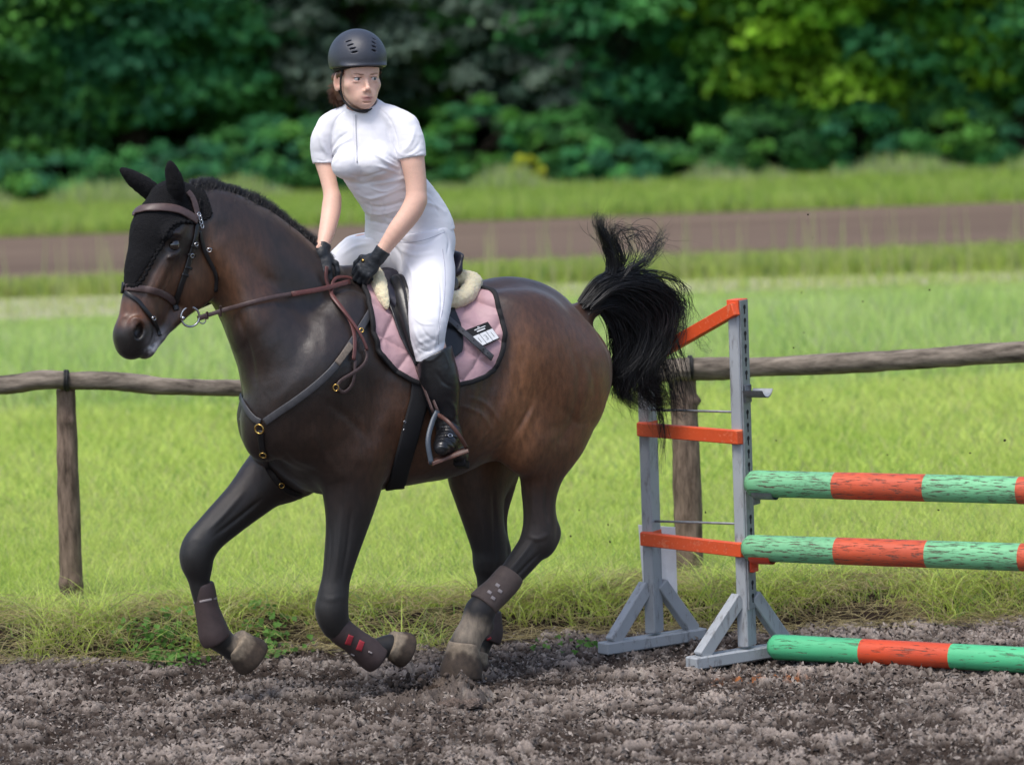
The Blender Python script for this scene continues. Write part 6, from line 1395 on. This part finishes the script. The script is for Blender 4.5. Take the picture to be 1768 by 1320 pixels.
V = creases(V, N, [(p_, w_*.85, a_*1.5) for p_, w_, a_ in [
 ([(682, 405), (700, 418), (735, 420), (765, 400)], 3.5, -.0035), ([(650, 400), (672, 418), (690, 440), (692, 462)], 3.5, -.004), ([(655, 410), (670, 430), (676, 452)], 3, .003),
 ([(640, 420), (615, 425), (590, 440)], 4, .003), ([(690, 430), (715, 440), (750, 436)], 4, .003), ([(700, 450), (712, 475), (716, 510)], 4, .0025), ([(765, 395), (775, 415), (772, 440)], 2, -.0025),
 ([(715, 565), (722, 585), (740, 600)], 3, .0025), ([(725, 560), (738, 580), (758, 590)], 3, -.002), ([(710, 580), (716, 600), (724, 612)], 2.5, -.002), ([(760, 565), (752, 588), (748, 610)], 2.5, .002), ([(764, 400), (750, 393), (738, 395)], 1.5, -.002), ([(708, 520), (722, 535), (745, 540)], 2.2, -.002), ([(758, 470), (762, 520), (756, 580)], 1.3, -.0018), ([(712, 545), (728, 558), (750, 560)], 2, .0018), ([(720, 600), (735, 606), (750, 604)], 1.6, -.002), ([(600, 415), (580, 432), (566, 450)], 2.5, -.0025)]])
brT = bvh(V, F); bro = mesh('breeches', V, F, m_breech, rider)
b = MB(); P, N = hits([(626, 398), (650, 409), (690, 418), (730, 415), (772, 399)], 40, .0008, brT); b.tube(P[2:-1], 1, n=6, flat=(.0012, .0012), up=N[2:-1]); b.build('waist_seam', mat('seam_thread', (.45, .45, .52), rough=.8), bro)
b = MB(); P, N = hits([(764, 430), (768, 470), (766, 520), (758, 565), (757, 595)], 40, .0006, brT); b.tube(P, 1, n=6, flat=(.0010, .0012), up=N); b.build('side_seam', MATS['seam_thread'], bro)
# boots
m_bt = mat('riding_boot', (.013, .014, .017), rough=.30, spec=.55, noise=(20, .4), bump=(40, .25, .004))
for nm, SH, foot in (('l', LSHIN, 1), ('r', RSHIN, 0)):
    s = Sdf(); T(s, SH, .02)
    if foot:
        An = PY(777, 752, LYa); Ba = PY(768, 769, LYa-.10); To = PY(762, 774, LYa-.16); He = PY(796, 786, LYa+.03)
        s.chain([An, (An*.5+Ba*.5)+UPV*.004, Ba, To], [.040, .042, .040, .028], .025); s.seg(An, He, .034, .026, .02); s.seg(He, Ba-UPV*.01, .022, .020, .02)
        bn = nrm(np.array([-.50, .1, 1.0])); s.plane(PY(748, 612, LYk), bn, .004); s.seg(PY(741, 585, LYk), PY(745, 640, LYk), .052, .050, .004, sub=True) if False else None
    else:
        An = HP(606, 690, -.33); s.chain([An, An+HD*.08-UPV*.05, An+HD*.20-UPV*.075], [.040, .036, .026], .02)
    V, F = sdf_mesh(s, .0045); N = vnormals(V, F); pj = proj(V)
    if foot:
        V = V+N*(.0022*np.sin(((V-An)@np.array([.1, .75, .9]))*230+2*fbm(V, 20, 2, 3))*blob(pj, (776, 752), 22, 28, .6)+.002*fbm(V, 14, 2, 1))[:, None]
        V = creases(V, N, [([(752, 640), (766, 660), (780, 668)], 3, -.0025), ([(775, 690), (784, 705), (786, 722)], 4, .004), ([(765, 722), (778, 728), (790, 718)], 3, -.003), ([(722, 618), (745, 622), (770, 600)], 2, .002), ([(766, 604), (772, 620), (776, 634)], 1.4, .0022)])
    o = mesh('boot', V, F, m_bt, rider)
    if foot:
        bT = bvh(V, F)
        b = MB(); P, N = hits([(754, 788), (768, 795), (785, 798), (803, 794)], 20, .004, bT); 
        b.box(He-UPV*.030, nrm(Ba-He), np.cross(UPV, nrm(Ba-He)), UPV, .045, .050, .028, .004); b.build('boot_heel', m_pipe, o)
        b = MB(); P, N = hits([(768, 752), (780, 751), (790, 755)], 12, .003, bT); sstrap(b, P, .010, N, .0018); b.build('boot_strap', m_bleather, o)
        b = MB(); P, N = hits([(776, 753)], 1, .008, bT, sm=False); ring(b, P[0], N[0], .0085, .002, .7, 14); b.build('boot_buckle', m_steel, o)
# gloves
m_gl = mat('black_glove', (.016, .020, .026), rough=.5, spec=.4, noise=(60, .4), bump=(70, .5, .004))
for h, strapn in ((LH, 1), (RH, 0)):
    s = Sdf(); hand(s, **h, g=.0012); W = h['W']; d = nrm(h['d']); fa_ = nrm(PY(*(LFOR if strapn else RFOR)[-3][:3])-W); s.seg(W+fa_*.05, W, .0315 if strapn else .0305, .028, .008); s.plane(W+fa_*.038, fa_, .002)
    V, F = sdf_mesh(s, .0028, it=1); N = vnormals(V, F); V = V+N*(.0012*fbm(V, 60, 3, 3))[:, None]; o = mesh('glove', V, F, m_gl, rider)
    gT = bvh(V, F)
    b = MB(); n_ = nrm(h['n']); n_ = nrm(n_-d*(n_@d)); a2 = np.cross(d, n_)
    c0 = W+d*.004; P = np.array([c0+(a2*math.cos(t)*.0285+n_*math.sin(t)*.0215) for t in np.linspace(-.3, math.pi+.3, 20)]); sstrap(b, P, .020, P-c0, .0016); b.build('wrist_strap', m_gl, o)
    if strapn:
        b = MB(); P, N = hits([(627, 450)], 1, .003, gT, sm=False); b.tube([P[0], P[0]+N[0]*.003], .0065, n=12); b.build('stud', m_brass, o)
# helmet
hm_s = Sdf()
m_helm = mat('helmet_shell', srgb(54, 58, 68), rough=.42, spec=.5, noise=(25, .12), bump=(330, .5, .002))
HC0 = (0, -.010, .068); s = Sdf(); s.ell(hl(*HC0), [.108, .128, .112], AX, .01)
s.ell(hl(0, .060, .047), [.088, .064, .020], (Hl, nrm(Hf-Hu*.12), nrm(Hu+Hf*.12)), .012)
s.ell(hl(0, -.012, .045), [.088, .108, .096], AX, .004, sub=True)
s.plane(hl(0, 0, .036), nrm(-Hu+Hf*.10), .006)
V, F = sdf_mesh(s, .003, lo=HO-.22, hi=HO+.26); hT = bvh(V, F)
s2 = Sdf(); slots = []
vent = [((601, 71), (12, 2.2), -6), ((604.5, 77.5), (12, 2.2), -8), ((608.5, 83.8), (12, 2.2), -8), ((612, 90), (12, 2.5), -8), ((646, 67.5), (9, 2), 4), ((646, 73.8), (9.5, 2.2), 3), ((646, 80.5), (10, 2.4), 2), ((646, 87.5), (10, 2.6), 2)]
for (c, (w, h_), an) in vent:
    P, N = hits([c], 1, 0, hT, sm=False); r_ = ray(c[0]+math.cos(R(an)), c[1]+math.sin(R(an)))-ray(*c); ax = nrm(r_-N[0]*(r_@N[0])); ay = np.cross(N[0], ax)
    hw = w/2*mpp(P[0]); s.p.append(('ell', P[0], np.array([hw, h_/2*mpp(P[0])*1.15, .014]), np.array([ax, ay, N[0]]), None, None, 0, 0, P[0]-.02, P[0]+.02, .0012, 'sub'))
V, F = sdf_mesh(s, .0022, lo=HO-.22, hi=HO+.26, it=1); helmet = mesh('helmet', V, F, m_helm, rider)
s = Sdf(); s.ell(hl(*HC0), [.098, .118, .102], AX, .01); s.plane(hl(0, 0, .022), nrm(-Hu+Hf*.22), .004); s.ell(hl(0, .080, .0), [.075, .06, .040], AX, .01, sub=True); s.ell(hl(0, -.012, .034), [.082, .102, .085], AX, .004, sub=True)
s.ell(hl(0, -.075, -.01), [.07, .025, .045], AX, .02)
V, F = sdf_mesh(s, .003, lo=HO-.22, hi=HO+.26); mesh('helmet_liner', V, F, m_pipe, helmet)
b = MB(); e = [hl(.098*math.sin(t), -.010+.122*math.cos(t)*1.0+(.010 if abs(t) < 1 else 0), .026-.012*math.cos(t)) for t in np.linspace(-1.9, 1.9, 40)]
# chin harness
def hst(mb, pts, w, th=.0018):
    P = spline(np.array(pts), 30); c = HO; mb.tube(P, 1, n=8, flat=(w/2, th), up=P-c)
b = MB()
for q in (1, -1):
    hst(b, [hl(.074*q, .035, .03), hl(.0765*q, .026, -.005), hl(.073*q, .018, -.045), hl(.062*q, .012, -.080), hl(.050*q, .020, -.098)], .010)
    hst(b, [hl(.062*q, .012, -.080), hl(.068*q, -.03, -.04), hl(.066*q, -.065, .005)], .008)
hst(b, [hl(-.056, .008, -.084), hl(-.046, .030, -.102), hl(-.028, .056, -.1145), hl(-.004, .070, -.1180), hl(.012, .068, -.1165)], .020, .004)
hst(b, [hl(.010, .068, -.117), hl(.036, .045, -.108), hl(.058, .010, -.080)], .016, .003)
b.build('chin_strap', m_pipe, helmet)
# hair gathered low behind the ear
m_hr = mat('brown_hair', srgb(120, 82, 60), rough=.5, noise=(90, .5), bump=(300, .6, .003), stretch=(3, 3, .6))
s = Sdf(); s.ell(hl(-.040, -.062, -.052), [.036, .036, .040], AX, .02); s.ell(hl(-.052, -.040, -.045), [.022, .026, .034], AX, .015); s.ell(hl(.02, -.07, -.03), [.05, .03, .04], AX, .02)
for q in (1, -1): s.seg(hl(.070*q, .028, .020), hl(.066*q, -.05, .0), .009, .02, .01)
V, F = sdf_mesh(s, .003); V = V+vnormals(V, F)*(.003*fbm(V*np.array([1, 1, .3]), 90, 3, 2))[:, None]; hair = mesh('hair', V, F, m_hr, rider)
n = 900; st = np.array([hl(-.035, -.060, -.040)])+rng.normal(0, .6, (n, 3))*.0; dr = nrm(rng.normal(0, 1, (n, 3))*np.array([1, 1, .7])); root = hl(-.040, -.062, -.050)+dr*.034
tl = nrm(np.cross(dr, np.array([.2, 1, .3]))); t = np.linspace(0, 1, 7)[None, :, None]; P = root[:, None]+tl[:, None]*t*.035*(.5+rng.random((n, 1, 1)))-UPV*t**2*.02*rng.random((n, 1, 1))-dr[:, None]*t*(1-t)*-.006
V, F = hairmesh(P, .0006*np.ones((n, 7))); mesh('hair_strands', V, F, m_hr, hair)
